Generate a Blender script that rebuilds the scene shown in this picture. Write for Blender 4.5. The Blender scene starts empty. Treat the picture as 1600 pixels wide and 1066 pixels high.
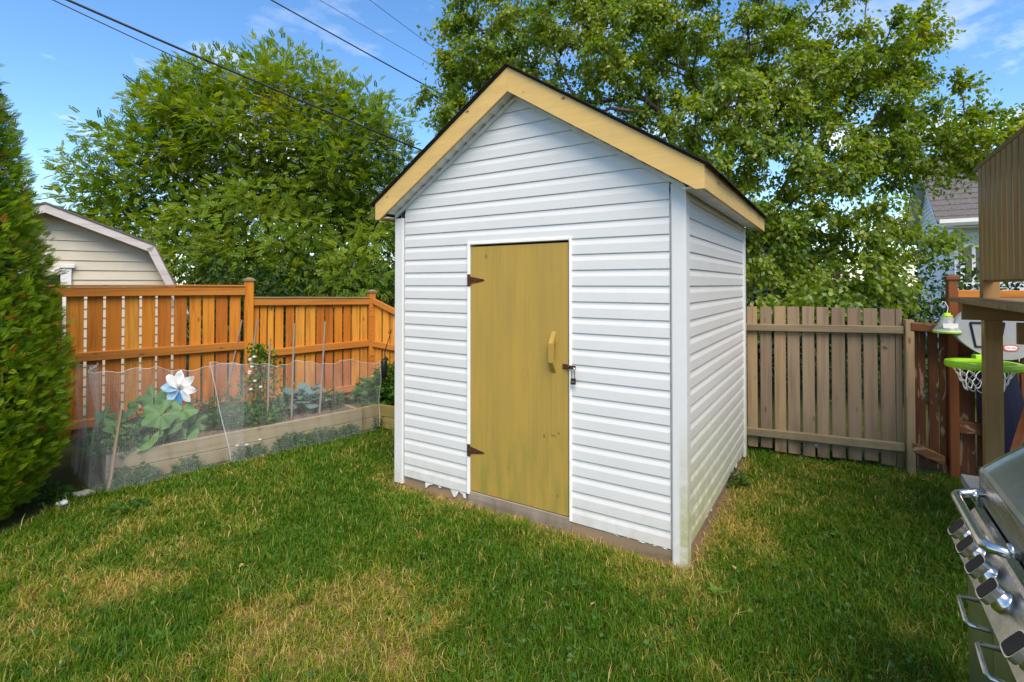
import bpy, math, random
import numpy as np
from mathutils import Vector, Matrix
random.seed(7)
rng = np.random.default_rng(11)
S = bpy.context.scene
COL = S.collection
R_ = math.radians

# ------------------------------------------------------------------ camera
F, CY, PITCH, H = 798.0, 432.66, 0.0145, 1.616
cam_d = bpy.data.cameras.new('camera')
cam = bpy.data.objects.new('camera', cam_d); COL.objects.link(cam)
cam.location = (0, 0, H); cam.rotation_euler = (math.pi / 2 + PITCH, 0, 0)
cam_d.sensor_fit = 'HORIZONTAL'; cam_d.sensor_width = 36.0
cam_d.lens = F / 1600 * 36; cam_d.shift_y = -(533 - CY) / 1600
cam_d.clip_start = 0.05; cam_d.clip_end = 2000
S.camera = cam

# ------------------------------------------------------------------ sky, sun, exposure
SUN_EL, SUN_DIR = R_(52), Vector((0.16, -0.98, 0))      # where the sun stands, seen from the yard
W = bpy.data.worlds.new('World'); S.world = W; W.use_nodes = True
wn = W.node_tree; wn.nodes.clear()
def wnode(t, **k):
    n = wn.nodes.new(t)
    for a, b in k.items(): setattr(n, a, b)
    return n
sky = wnode('ShaderNodeTexSky', sky_type='NISHITA', sun_disc=False)
sky.sun_elevation = SUN_EL; sky.sun_rotation = math.atan2(SUN_DIR.x, SUN_DIR.y)
sky.air_density = 1.0; sky.dust_density = 0.25; sky.ozone_density = 3.0
tc = wnode('ShaderNodeTexCoord')
mp = wnode('ShaderNodeMapping'); mp.inputs['Scale'].default_value = (1.0, 1.0, 2.6); mp.inputs['Location'].default_value = (2.3, 0.4, 0.2)
nz = wnode('ShaderNodeTexNoise'); nz.inputs['Scale'].default_value = 3.4; nz.inputs['Detail'].default_value = 9; nz.inputs['Roughness'].default_value = 0.62
cr = wnode('ShaderNodeValToRGB'); cr.color_ramp.elements[0].position = 0.52; cr.color_ramp.elements[1].position = 0.70
mx = wnode('ShaderNodeMixRGB'); mx.inputs['Color2'].default_value = (10.5, 10.2, 9.6, 1)
bg = wnode('ShaderNodeBackground'); bg.inputs['Strength'].default_value = 0.075
wo = wnode('ShaderNodeOutputWorld')
L = wn.links.new
L(tc.outputs['Generated'], mp.inputs['Vector']); L(mp.outputs['Vector'], nz.inputs['Vector'])
L(nz.outputs['Fac'], cr.inputs['Fac'])
hsv = wnode('ShaderNodeHueSaturation'); hsv.inputs['Saturation'].default_value = 1.18; hsv.inputs['Value'].default_value = 1.30
sxyz = wnode('ShaderNodeSeparateXYZ'); L(tc.outputs['Generated'], sxyz.inputs[0])
hi = wnode('ShaderNodeMapRange'); hi.inputs['From Min'].default_value = 0.16; hi.inputs['From Max'].default_value = 0.42; hi.inputs['To Min'].default_value = 1.0; hi.inputs['To Max'].default_value = 0.22
L(sxyz.outputs[2], hi.inputs['Value'])
cm = wnode('ShaderNodeMath', operation='MULTIPLY'); L(cr.outputs['Color'], cm.inputs[0]); L(hi.outputs[0], cm.inputs[1]); L(cm.outputs[0], mx.inputs['Fac'])
L(sky.outputs['Color'], hsv.inputs['Color']); L(hsv.outputs['Color'], mx.inputs['Color1']); L(mx.outputs['Color'], bg.inputs['Color']); L(bg.outputs['Background'], wo.inputs['Surface'])
sun_d = bpy.data.lights.new('sun', 'SUN'); sun_d.energy = 2.1; sun_d.angle = R_(42); sun_d.color = (1.0, 0.875, 0.69)
sun = bpy.data.objects.new('sun', sun_d); COL.objects.link(sun)
sd = Vector((SUN_DIR.x, SUN_DIR.y, 0)).normalized() * math.cos(SUN_EL) + Vector((0, 0, math.sin(SUN_EL)))
sun.rotation_euler = sd.to_track_quat('Z', 'Y').to_euler()
sun.location = (0, -5, 12)
S.view_settings.view_transform = 'Standard'; S.view_settings.look = 'None'
S.view_settings.exposure = 1.40; S.view_settings.gamma = 1.0; S.view_settings.use_curve_mapping = False
S.cycles.max_bounces = 7; S.cycles.transparent_max_bounces = 12; S.cycles.diffuse_bounces = 4

# ------------------------------------------------------------------ helpers
def ray(x, y):
    u = (x - 800) / F; v = -(y - CY) / F; c, s = math.cos(PITCH), math.sin(PITCH)
    return Vector((u, c - v * s, s + v * c))
def gp(x, y, z=0.0):                 # point of the photograph at a known height
    d = ray(x, y); t = (z - H) / d.z
    return Vector((d.x * t, d.y * t, z))
def dp(x, y, Y):                     # point of the photograph at a known distance
    d = ray(x, y); t = Y / d.y
    return Vector((d.x * t, Y, H + d.z * t))

def tag(o, label=None, cat=None, group=None, kind=None):
    if label: o['label'] = label
    if cat: o['category'] = cat
    if group: o['group'] = group
    if kind: o['kind'] = kind
    return o
def empty(name, loc=(0, 0, 0), rz=0.0, label=None, cat=None, group=None):
    o = bpy.data.objects.new(name, None); COL.objects.link(o)
    o.location = loc; o.rotation_euler = (0, 0, rz); o.empty_display_size = 0.1
    return tag(o, label, cat, group)
def link_mesh(name, me, mat, parent=None, smooth=False, kind=None):
    o = bpy.data.objects.new(name, me); COL.objects.link(o)
    if mat is not None and not me.materials: me.materials.append(mat)
    if len(me.vertices) < 400 and 'shade' not in me.attributes:
        at = me.attributes.new('shade', 'FLOAT', 'POINT'); at.data.foreach_set('value', np.full(len(me.vertices), random.random(), np.float32))
    if parent is not None: o.parent = parent
    if smooth:
        for p in me.polygons: p.use_smooth = True
    if kind: o['kind'] = kind
    return o
class MB:
    def __init__(s): s.v = []; s.f = []
    def add(s, vs, fs):
        b = len(s.v); s.v += [tuple(p) for p in vs]; s.f += [tuple(b + i for i in f) for f in fs]; return s
    def box(s, x0, x1, y0, y1, z0, z1, ch=0.0, M=None):
        if ch <= 0:
            vs = [(x, y, z) for z in (z0, z1) for y in (y0, y1) for x in (x0, x1)]
            fs = [(0, 2, 3, 1), (4, 5, 7, 6), (0, 1, 5, 4), (2, 6, 7, 3), (0, 4, 6, 2), (1, 3, 7, 5)]
        else:   # box with chamfered long edges along the longest axis
            dims = [x1 - x0, y1 - y0, z1 - z0]; ax = dims.index(max(dims))
            lo = [x0, y0, z0]; hi = [x1, y1, z1]; a, b = [i for i in range(3) if i != ax]
            c = min(ch, dims[a] * .4, dims[b] * .4)
            ring = [(lo[a] + c, lo[b]), (hi[a] - c, lo[b]), (hi[a], lo[b] + c), (hi[a], hi[b] - c),
                    (hi[a] - c, hi[b]), (lo[a] + c, hi[b]), (lo[a], hi[b] - c), (lo[a], lo[b] + c)]
            vs = []
            for t in (lo[ax], hi[ax]):
                for p in ring:
                    q = [0, 0, 0]; q[ax] = t; q[a] = p[0]; q[b] = p[1]; vs.append(tuple(q))
            fs = [(i, (i + 1) % 8, 8 + (i + 1) % 8, 8 + i) for i in range(8)] + [tuple(range(7, -1, -1)), tuple(range(8, 16))]
        if M is not None: vs = [tuple(M @ Vector(p)) for p in vs]
        return s.add(vs, fs)
    def tube(s, pts, r, n=8, cap=True):
        pts = [Vector(p) for p in pts]; m = len(pts)
        rs = r if hasattr(r, '__len__') else [r] * m
        prev = None; vs = []
        for i in range(m):
            t = (pts[min(i + 1, m - 1)] - pts[max(i - 1, 0)])
            if t.length < 1e-9: t = Vector((0, 0, 1))
            t.normalize()
            if prev is None:
                a = Vector((1, 0, 0)) if abs(t.x) < .8 else Vector((0, 1, 0))
                nrm = t.cross(a).normalized()
            else:
                nrm = (prev - t * prev.dot(t))
                nrm = nrm.normalized() if nrm.length > 1e-6 else t.orthogonal().normalized()
            prev = nrm; bn = t.cross(nrm)
            for k in range(n):
                an = 2 * math.pi * k / n
                vs.append(pts[i] + (nrm * math.cos(an) + bn * math.sin(an)) * rs[i])
        fs = [(i * n + k, i * n + (k + 1) % n, (i + 1) * n + (k + 1) % n, (i + 1) * n + k) for i in range(m - 1) for k in range(n)]
        if cap: fs += [tuple(range(n - 1, -1, -1)), tuple(range((m - 1) * n, m * n))]
        return s.add(vs, fs)
    def prism(s, prof, axis, t0, t1):     # prof: list of 2D points, extruded along axis ('x','y','z')
        def mk(p, t):
            return {'x': (t, p[0], p[1]), 'y': (p[0], t, p[1]), 'z': (p[0], p[1], t)}[axis]
        n = len(prof); vs = [mk(p, t0) for p in prof] + [mk(p, t1) for p in prof]
        fs = [(i, (i + 1) % n, n + (i + 1) % n, n + i) for i in range(n)] + [tuple(range(n - 1, -1, -1)), tuple(range(n, 2 * n))]
        return s.add(vs, fs)
    def lathe(s, prof, n=20, M=None):     # prof: (r, z)
        vs = []; m = len(prof)
        for r, z in prof:
            for k in range(n):
                a = 2 * math.pi * k / n; vs.append((r * math.cos(a), r * math.sin(a), z))
        if M is not None: vs = [tuple(M @ Vector(p)) for p in vs]
        fs = [(i * n + k, i * n + (k + 1) % n, (i + 1) * n + (k + 1) % n, (i + 1) * n + k) for i in range(m - 1) for k in range(n)]
        fs += [tuple(range(n - 1, -1, -1)), tuple(range((m - 1) * n, m * n))]
        return s.add(vs, fs)
    def mesh(s, name):
        me = bpy.data.meshes.new(name); me.from_pydata(s.v, [], s.f); me.validate()
        import bmesh
        bm = bmesh.new(); bm.from_mesh(me); bmesh.ops.recalc_face_normals(bm, faces=bm.faces); bm.to_mesh(me); bm.free()
        return me
    def build(s, name, mat, parent=None, smooth=False, kind=None):
        return link_mesh(name, s.mesh(name), mat, parent, smooth, kind)
def fast_mesh(name, verts, faces, attrs=None):      # faces (M,k) array; attrs: dict name -> per vertex float
    verts = np.asarray(verts, np.float32); faces = np.asarray(faces, np.int32)
    me = bpy.data.meshes.new(name); M_, k = faces.shape
    me.vertices.add(len(verts)); me.vertices.foreach_set('co', verts.ravel())
    me.loops.add(M_ * k); me.loops.foreach_set('vertex_index', faces.ravel())
    me.polygons.add(M_); me.polygons.foreach_set('loop_start', np.arange(0, M_ * k, k, dtype=np.int32))
    try: me.polygons.foreach_set('loop_total', np.full(M_, k, np.int32))
    except Exception: pass
    for n, a in (attrs or {}).items():
        at = me.attributes.new(n, 'FLOAT', 'POINT'); at.data.foreach_set('value', np.asarray(a, np.float32))
    me.update(calc_edges=True); me.validate()
    return me
def rn(a, b): return random.uniform(a, b)
def unit(a): return a / np.maximum(np.linalg.norm(a, axis=-1, keepdims=True), 1e-9)

# ------------------------------------------------------------------ materials
class NT:
    def __init__(s, name):
        s.m = bpy.data.materials.new(name); s.m.use_nodes = True; s.t = s.m.node_tree; s.t.nodes.clear()
        s.out = s.n('ShaderNodeOutputMaterial')
    def n(s, t, **k):
        x = s.t.nodes.new(t)
        for a, b in k.items():
            if a in ('operation', 'blend_type', 'data_type', 'feature', 'attribute_name', 'distance', 'noise_dimensions'): setattr(x, a, b)
            else: x.inputs[a.replace('_', ' ')].default_value = b
        return x
    def l(s, a, b): s.t.links.new(a, b)
    def setv(s, sock, v):
        if isinstance(v, (int, float)): sock.default_value = v
        elif isinstance(v, (tuple, list)): sock.default_value = (*v, 1) if len(v) == 3 and sock.type == 'RGBA' else v
        else: s.l(v, sock)
    def coord(s, kind='Object', scale=(1, 1, 1), rand=0.0):
        c = s.n('ShaderNodeTexCoord').outputs[kind] if kind != 'Position' else s.n('ShaderNodeNewGeometry').outputs['Position']
        if rand:
            oi = s.n('ShaderNodeObjectInfo'); mu = s.math('MULTIPLY', oi.outputs['Random'], rand)
            ad = s.n('ShaderNodeVectorMath', operation='ADD'); s.l(c, ad.inputs[0]); s.l(mu, ad.inputs[1]); c = ad.outputs[0]
        m = s.n('ShaderNodeMapping'); m.inputs['Scale'].default_value = scale; s.l(c, m.inputs['Vector'])
        return m.outputs[0]
    def noise(s, vec, scale=5, detail=4, rough=.55, dist=0):
        x = s.n('ShaderNodeTexNoise', Scale=scale, Detail=detail, Roughness=rough, Distortion=dist); s.l(vec, x.inputs['Vector']); return x.outputs['Fac']
    def voro(s, vec, scale=5, rnd=1.0):
        x = s.n('ShaderNodeTexVoronoi', Scale=scale, Randomness=rnd); s.l(vec, x.inputs['Vector']); return x.outputs['Distance']
    def ramp(s, fac, lo, hi, a=0., b=1.):
        x = s.n('ShaderNodeMapRange'); s.l(fac, x.inputs['Value'])
        for k, v in (('From Min', lo), ('From Max', hi), ('To Min', a), ('To Max', b)): x.inputs[k].default_value = v
        x.clamp = True; return x.outputs[0]
    def math(s, op, a, b=0.):
        x = s.n('ShaderNodeMath', operation=op); s.setv(x.inputs[0], a); s.setv(x.inputs[1], b); return x.outputs[0]
    def mix(s, fac, a, b, bt='MIX'):
        x = s.n('ShaderNodeMixRGB', blend_type=bt); s.setv(x.inputs[0], fac); s.setv(x.inputs[1], a); s.setv(x.inputs[2], b); return x.outputs[0]
    def attr(s, name): return s.n('ShaderNodeAttribute', attribute_name=name).outputs['Fac']
    def rnd(s): return s.n('ShaderNodeObjectInfo').outputs['Random']
    def sep(s, vec):
        x = s.n('ShaderNodeSeparateXYZ'); s.l(vec, x.inputs[0]); return x.outputs
    def bump(s, h, strength=.3, dist=.01):
        x = s.n('ShaderNodeBump', Strength=strength, Distance=dist); s.l(h, x.inputs['Height']); return x.outputs[0]
    def bsdf(s, col, rough=.6, metal=0., spec=.4, nrm=None, **k):
        b = s.n('ShaderNodeBsdfPrincipled'); s.setv(b.inputs['Base Color'], col); s.setv(b.inputs['Roughness'], rough)
        b.inputs['Metallic'].default_value = metal; b.inputs['Specular IOR Level'].default_value = spec
        if nrm is not None: s.l(nrm, b.inputs['Normal'])
        for a, v in k.items(): s.setv(b.inputs[a.replace('_', ' ')], v)
        s.l(b.outputs[0], s.out.inputs['Surface']); return b

def m_flat(name, col, rough=.5, metal=0., spec=.4, var=.12, sc=14, bump=.08):
    t = NT(name); c = t.coord('Object', rand=9); n = t.noise(c, sc, 5)
    k = t.ramp(n, .3, .7, 1 - var, 1 + var); mu = t.mix(1.0, col, (1, 1, 1), 'MULTIPLY')
    x = t.n('ShaderNodeVectorMath', operation='SCALE'); t.setv(x.inputs[0], tuple(col)); t.l(k, x.inputs['Scale'])
    t.bsdf(x.outputs[0], rough, metal, spec, t.bump(n, bump, .005)); return t.m

def m_wood(name, cols, axis, dark, knot=True, rough=.7, stain=None, rv=.35, grain=1.0, peel=None, tan=None):
    """planks: axis = long axis of the grain in object space; each board gets its own shade and grain"""
    t = NT(name)
    sc = [26, 26, 26]; sc['xyz'.index(axis)] = 1.1
    v = t.coord('Object', tuple(sc), rand=37)
    g = t.noise(v, 1.0, 6, .6, .6)
    sc2 = [5, 5, 5]; sc2['xyz'.index(axis)] = 1.2
    v2 = t.coord('Object', tuple(sc2), rand=53); big = t.noise(v2, 1.0, 3)
    c = t.mix(t.ramp(big, .3, .7), cols[0], cols[1])
    sh = t.attr('shade'); c = t.mix(t.ramp(sh, .45, 1, 0, rv), c, cols[2])
    if tan is not None: c = t.mix(t.ramp(sh, .26, .32, .85, 0), c, tan)
    c = t.mix(t.math('MULTIPLY', t.ramp(g, .48, .72), .55 * grain), c, dark)
    if knot:
        sk = [9, 9, 9]; sk['xyz'.index(axis)] = 3.2
        kv = t.voro(t.coord('Object', tuple(sk), rand=71), 1.0)
        c = t.mix(t.ramp(kv, .05, .13, .85, 0), c, dark)
    if stain is not None:
        pz = t.sep(t.coord('Position'))[2]
        f = t.math('MULTIPLY', t.ramp(pz, stain[1], stain[2], 1, 0), t.ramp(t.noise(t.coord('Position', (9, 9, 3)), 1, 5), .3, .65))
        c = t.mix(f, c, stain[0])
    if peel is not None:
        sp = [34, 34, 34]; sp['xyz'.index(axis)] = 7
        pn = t.noise(t.coord('Object', tuple(sp), rand=19), .45, 6, .6, 1.0)
        c = t.mix(t.ramp(pn, .56, .62, 0, .8), c, peel)
    t.bsdf(c, t.ramp(g, .3, .7, rough - .1, rough + .1), 0, .3, t.bump(g, .35, .004)); return t.m

M = {}
# white vinyl with faint embossed grain, dust, and algae low on the shaded side wall
t = NT('white_vinyl')
ov = t.coord('Object'); X, Y, Z = t.sep(ov)
gr = t.noise(t.coord('Object', (2.2, 2.2, 90)), 1.6, 3)
dirt = t.ramp(t.noise(t.coord('Object', (2.5, 2.5, 6)), 1.4, 6, .65), .45, .8)
c = t.mix(t.math('MULTIPLY', dirt, .18), (.645, .635, .617), (.46, .44, .40))
side = t.ramp(X, -.03, -.015); low = t.ramp(Z, .12, .85, 1, 0); near = t.ramp(Y, .1, 1.9, 1, .35)
al = t.math('MULTIPLY', t.math('MULTIPLY', side, low), near)
al = t.math('MULTIPLY', al, t.ramp(t.noise(t.coord('Object', (5, 7, 9)), 1.5, 7, .7), .30, .54))
c = t.mix(t.math('MULTIPLY', al, .85), c, (.33, .34, .10))
lowd = t.math('MULTIPLY', t.ramp(Z, .05, .3, 1, 0), t.ramp(t.noise(ov, 9, 6, .7), .4, .75))
c = t.mix(t.math('MULTIPLY', lowd, .6), c, (.36, .31, .22))
t.bsdf(c, .42, 0, .45, t.bump(gr, .10, .003)); M['vinyl'] = t.m

t = NT('yellow_plywood_paint')
ov = t.coord('Object'); X, Y, Z = t.sep(ov)
st = t.noise(t.coord('Object', (38, 5, 1.1)), 1, 6, .6, .3)
c = t.mix(t.ramp(st, .34, .66), (.385, .258, .052), (.34, .225, .048))
c = t.mix(t.math('MULTIPLY', t.ramp(t.noise(t.coord('Object', (5, 5, 1.5)), 1, 4), .45, .75), .4), c, (.50, .30, .05))
kd = t.voro(t.coord('Object', (6, 6, 4.2)), 1.0)
c = t.mix(t.ramp(kd, .055, .085, .75, 0), c, (.17, .11, .03))
kr = t.math('MULTIPLY', t.ramp(kd, .09, .16, 0, 1), t.ramp(kd, .18, .28, 1, 0))
c = t.mix(t.math('MULTIPLY', kr, t.math('MULTIPLY', t.ramp(st, .45, .7), .5)), c, (.22, .15, .04))
gn = t.math('MULTIPLY', t.ramp(Z, .1, .75, 1, 0), t.ramp(t.noise(t.coord('Object', (16, 9, 3)), 1, 6), .42, .62))
c = t.mix(t.math('MULTIPLY', gn, .7), c, (.20, .20, .035))
t.bsdf(c, t.ramp(st, .3, .7, .5, .65), 0, .35, t.bump(st, .25, .003)); M['door'] = t.m

t = NT('yellow_trim_paint')
st = t.noise(t.coord('Object', (4, 4, 40), rand=5), 1, 5)
c = t.mix(t.ramp(st, .3, .7), (.64, .425, .145), (.56, .365, .12))
ch = t.noise(t.coord('Object', (7, 7, 26), rand=3), 1.5, 8, .75)
c = t.mix(t.ramp(ch, .63, .67, 0, .8), c, (.16, .11, .06))
kv = t.voro(t.coord('Object', (5, 5, 8), rand=8), 1.0); c = t.mix(t.ramp(kv, .06, .10, .9, 0), c, (.12, .08, .05))
c = t.mix(t.math('MULTIPLY', t.ramp(t.noise(t.coord('Object', (6, 6, 6)), 1, 5), .5, .75), .35), c, (.45, .33, .14))
t.bsdf(c, .6, 0, .3, t.bump(st, .3, .003)); M['trim'] = t.m

M['stained'] = m_wood('orange_stained_cedar', [(.58, .19, .012), (.64, .24, .02), (.40, .105, .008)], 'z', (.19, .055, .01), stain=((.20, .06, .012), .1, .9), rv=.85, grain=1.35, tan=(.66, .29, .035))
M['stained_rail'] = m_wood('orange_stained_rail', [(.44, .15, .018), (.50, .19, .028), (.32, .10, .012)], 'x', (.17, .055, .012), rv=.4)
M['beige_board'] = m_wood('weathered_pine', [(.25, .182, .118), (.31, .225, .145), (.185, .13, .086)], 'z', (.085, .055, .036), stain=((.09, .07, .035), .05, .45), rv=.8, tan=(.35, .24, .125))
M['beige_rail'] = m_wood('weathered_rail', [(.26, .20, .12), (.20, .155, .09), (.16, .12, .07)], 'x', (.09, .07, .042), stain=((.085, .075, .045), .05, .35), rv=.5)
M['red_board'] = m_wood('peeling_red_stain', [(.10, .030, .010), (.14, .046, .013), (.065, .021, .008)], 'z', (.055, .02, .01), rv=.7, peel=(.33, .22, .14))
M['red_rail'] = m_wood('peeling_red_rail', [(.13, .045, .014), (.17, .07, .02), (.09, .03, .012)], 'x', (.07, .028, .012), rv=.4, peel=(.34, .24, .15))
M['red_post'] = m_wood('red_post_stain', [(.17, .048, .012), (.20, .065, .016), (.12, .034, .010)], 'z', (.10, .03, .012), rv=.3)
M['bed_board'] = m_wood('raised_bed_lumber', [(.35, .275, .165), (.29, .235, .14), (.23, .19, .12)], 'x', (.15, .105, .05), stain=((.20, .15, .05), .0, .2), rv=.5)
M['bed_dark'] = m_wood('raised_bed_end', [(.22, .19, .14), (.18, .155, .115), (.14, .12, .09)], 'y', (.07, .06, .045), stain=((.06, .06, .04), .0, .25), rv=.5)
M['bed_green'] = m_wood('mossy_bed_lumber', [(.30, .23, .075), (.25, .19, .06), (.2, .16, .05)], 'x', (.1, .08, .03), rv=.4)
M['skid'] = m_wood('rotten_skid', [(.22, .165, .11), (.30, .20, .12), (.14, .10, .065)], 'x', (.06, .045, .03), rv=.4)
M['sill'] = m_wood('bare_sill_timber', [(.27, .22, .175), (.35, .29, .24), (.2, .16, .12)], 'x', (.08, .06, .05), stain=((.14, .10, .05), 0, .16), rv=.3)
M['stake'] = m_wood('grey_stake', [(.34, .25, .17), (.28, .21, .15), (.22, .17, .12)], 'z', (.14, .10, .07), knot=False)
M['deck'] = m_wood('brown_deck_stain', [(.27, .150, .052), (.31, .18, .065), (.22, .12, .042)], 'z', (.075, .045, .02), knot=False, rough=.42, rv=.5, grain=.5)
M['deck_rail'] = m_wood('brown_deck_rail', [(.21, .120, .043), (.24, .14, .052), (.18, .10, .036)], 'x', (.07, .045, .02), knot=False, rough=.5, rv=.4, grain=.5)
M['rake_grey'] = m_wood('worn_white_fascia', [(.62, .58, .55), (.52, .47, .44), (.45, .40, .37)], 'x', (.30, .22, .17), knot=False, rv=.3)
M['rust'] = m_flat('rusty_iron', (.085, .032, .018), .85, .35, .3, .5, 60, .5)
M['black_iron'] = m_flat('black_hasp', (.045, .035, .03), .6, .6, .4, .4, 70, .3)
M['brass_dark'] = m_flat('dark_lock_body', (.05, .048, .045), .4, .8, .5, .3, 50)
M['steel'] = None
t = NT('brushed_steel')
v = t.coord('Object', (60, 3, 60)); n = t.noise(v, 2.2, 5); sm = t.noise(t.coord('Object', (1, 1, 1)), 9, 7, .7)
c = t.mix(t.ramp(sm, .42, .72), (.54, .51, .475), (.36, .335, .30))
t.bsdf(c, t.math('ADD', t.ramp(n, .3, .7, .22, .36), t.ramp(sm, .5, .8, 0, .2)), 1.0, .5, t.bump(n, .04, .002)); M['steel'] = t.m
t = NT('dull_lid_steel')
sm = t.noise(t.coord('Object', (1, 1, 1)), 7, 8, .7); sp = t.noise(t.coord('Object', (40, 40, 40)), 2, 3, .7)
c = t.mix(t.ramp(sm, .4, .7), (.31, .35, .32), (.22, .25, .225)); c = t.mix(t.ramp(sp, .66, .74, 0, .7), c, (.5, .5, .48))
t.bsdf(c, t.ramp(sm, .3, .7, .28, .45), .9, .5, t.bump(sm, .08, .004)); M['lid'] = t.m
M['chrome'] = m_flat('satin_chrome', (.66, .64, .60), .24, 1.0, .5, .12, 30, .03)
M['knob_black'] = m_flat('knob_black', (.007, .007, .008), .55, 0, .25, .2, 40)
M['gap_black'] = m_flat('gap_shade_black', (.012, .011, .010), .8, 0, .2)  # near-black for gap fillers; the dark of the gap put into the colour
M['green_door'] = m_flat('cabinet_door_steel', (.50, .50, .45), .34, 1.0, .5, .15, 6, .03)
M['grey_shelf'] = m_flat('grey_side_shelf', (.17, .17, .175), .5, .3, .4)
M['soil'] = m_flat('garden_soil', (.11, .075, .05), .95, 0, .1, .5, 40, 1.0)
M['mulch'] = m_flat('wood_chip_soil', (.15, .105, .075), .95, 0, .1, .6, 55, 1.0)
M['white_trim'] = m_flat('white_trim', (.78, .77, .74), .5, 0, .4, .06, 8)
M['soffit'] = m_flat('soffit_vinyl', (.66, .64, .61), .55, 0, .4, .14, 7)
M['wrap'] = m_flat('torn_house_wrap', (.66, .64, .60), .6, 0, .3, .2, 20, .4)
M['cable'] = m_flat('black_cable', (.02, .02, .024), .6)
M['cream'] = m_flat('cream_siding', (.62, .56, .43), .55, 0, .4, .06, 5)
M['pale_wall'] = m_flat('pale_grey_siding', (.60, .63, .68), .55, 0, .4, .05, 5)
M['garage_white'] = m_flat('garage_siding', (.64, .62, .58), .55, 0, .4, .06, 5)
M['grey_roof'] = m_flat('grey_shingle', (.125, .112, .108), .9, 0, .2, .3, 22, .5)
M['dark_roof'] = m_flat('black_shingle', (.028, .025, .024), .9, 0, .2, .4, 60, .6)
M['lime'] = m_flat('lime_plastic', (.36, .68, .02), .38, 0, .5, .05)
M['backboard'] = m_flat('grey_plastic', (.30, .32, .335), .45, 0, .45, .05)
M['navy'] = m_flat('navy_plastic', (.006, .007, .030), .3, 0, .5, .2, 8)
M['navy_line'] = m_flat('navy_print', (.012, .013, .045), .45, 0, .4)
M['label_red'] = m_flat('red_print', (.52, .045, .03), .5)
M['white_plastic'] = m_flat('white_plastic', (.82, .83, .85), .4, 0, .45, .04)
M['blue_plastic'] = m_flat('blue_film', (.03, .28, .66), .35, 0, .5, .15, 30)
M['sky_plastic'] = m_flat('pale_blue_film', (.35, .62, .85), .35, 0, .5, .15, 30)
M['orange_plastic'] = m_flat('orange_handle', (.45, .115, .022), .45, 0, .45, .15)
M['net_cord'] = m_flat('white_net_cord', (.80, .78, .72), .8, 0, .2)
M['black_plastic'] = m_flat('black_plastic', (.012, .012, .014), .45)
M['stone'] = m_flat('grey_stone', (.33, .31, .27), .9, 0, .2, .25, 30, .6)
M['bark'] = m_wood('tree_bark', [(.085, .066, .048), (.12, .096, .07), (.06, .045, .035)], 'z', (.03, .024, .018), knot=False, rough=.9)
t = NT('clear_window_glass'); t.bsdf((.03, .035, .04), .06, 0, .6); M['glass'] = t.m
t = NT('clear_trap_plastic')
a = t.n('ShaderNodeBsdfTransparent'); g = t.n('ShaderNodeBsdfPrincipled'); g.inputs['Base Color'].default_value = (.75, .78, .75, 1); g.inputs['Roughness'].default_value = .15
mm = t.n('ShaderNodeMixShader'); mm.inputs[0].default_value = .34; t.l(a.outputs[0], mm.inputs[1]); t.l(g.outputs[0], mm.inputs[2]); t.l(mm.outputs[0], t.out.inputs['Surface']); M['clear'] = t.m
# fine white insect netting: thread weave too fine to see, so a part of the light goes through
t = NT('insect_netting')
th = t.noise(t.coord('Object', (420, 420, 4)), 1, 2); ln = t.math('SINE', t.math('MULTIPLY', t.attr('along'), 420.0)); ln2 = t.math('SINE', t.math('MULTIPLY', t.sep(t.coord('Object'))[2], 420.0)); fo = t.noise(t.coord('Object', (5, 5, 2)), 1, 4)
f = t.math('ADD', t.ramp(th, .35, .7, .06, .22), t.math('ADD', t.ramp(fo, .35, .7, -.03, .06), t.math('ADD', t.math('MULTIPLY', ln, .05), t.math('MULTIPLY', ln2, .03))))
a = t.n('ShaderNodeBsdfTransparent'); d = t.n('ShaderNodeBsdfDiffuse'); d.inputs['Color'].default_value = (.74, .76, .78, 1)
tl = t.n('ShaderNodeBsdfTranslucent'); tl.inputs['Color'].default_value = (.72, .74, .76, 1)
m1 = t.n('ShaderNodeMixShader'); m1.inputs[0].default_value = .4; t.l(d.outputs[0], m1.inputs[1]); t.l(tl.outputs[0], m1.inputs[2])
m2 = t.n('ShaderNodeMixShader'); t.l(f, m2.inputs[0]); t.l(a.outputs[0], m2.inputs[1]); t.l(m1.outputs[0], m2.inputs[2]); t.l(m2.outputs[0], t.out.inputs['Surface']); M['net'] = t.m

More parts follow.
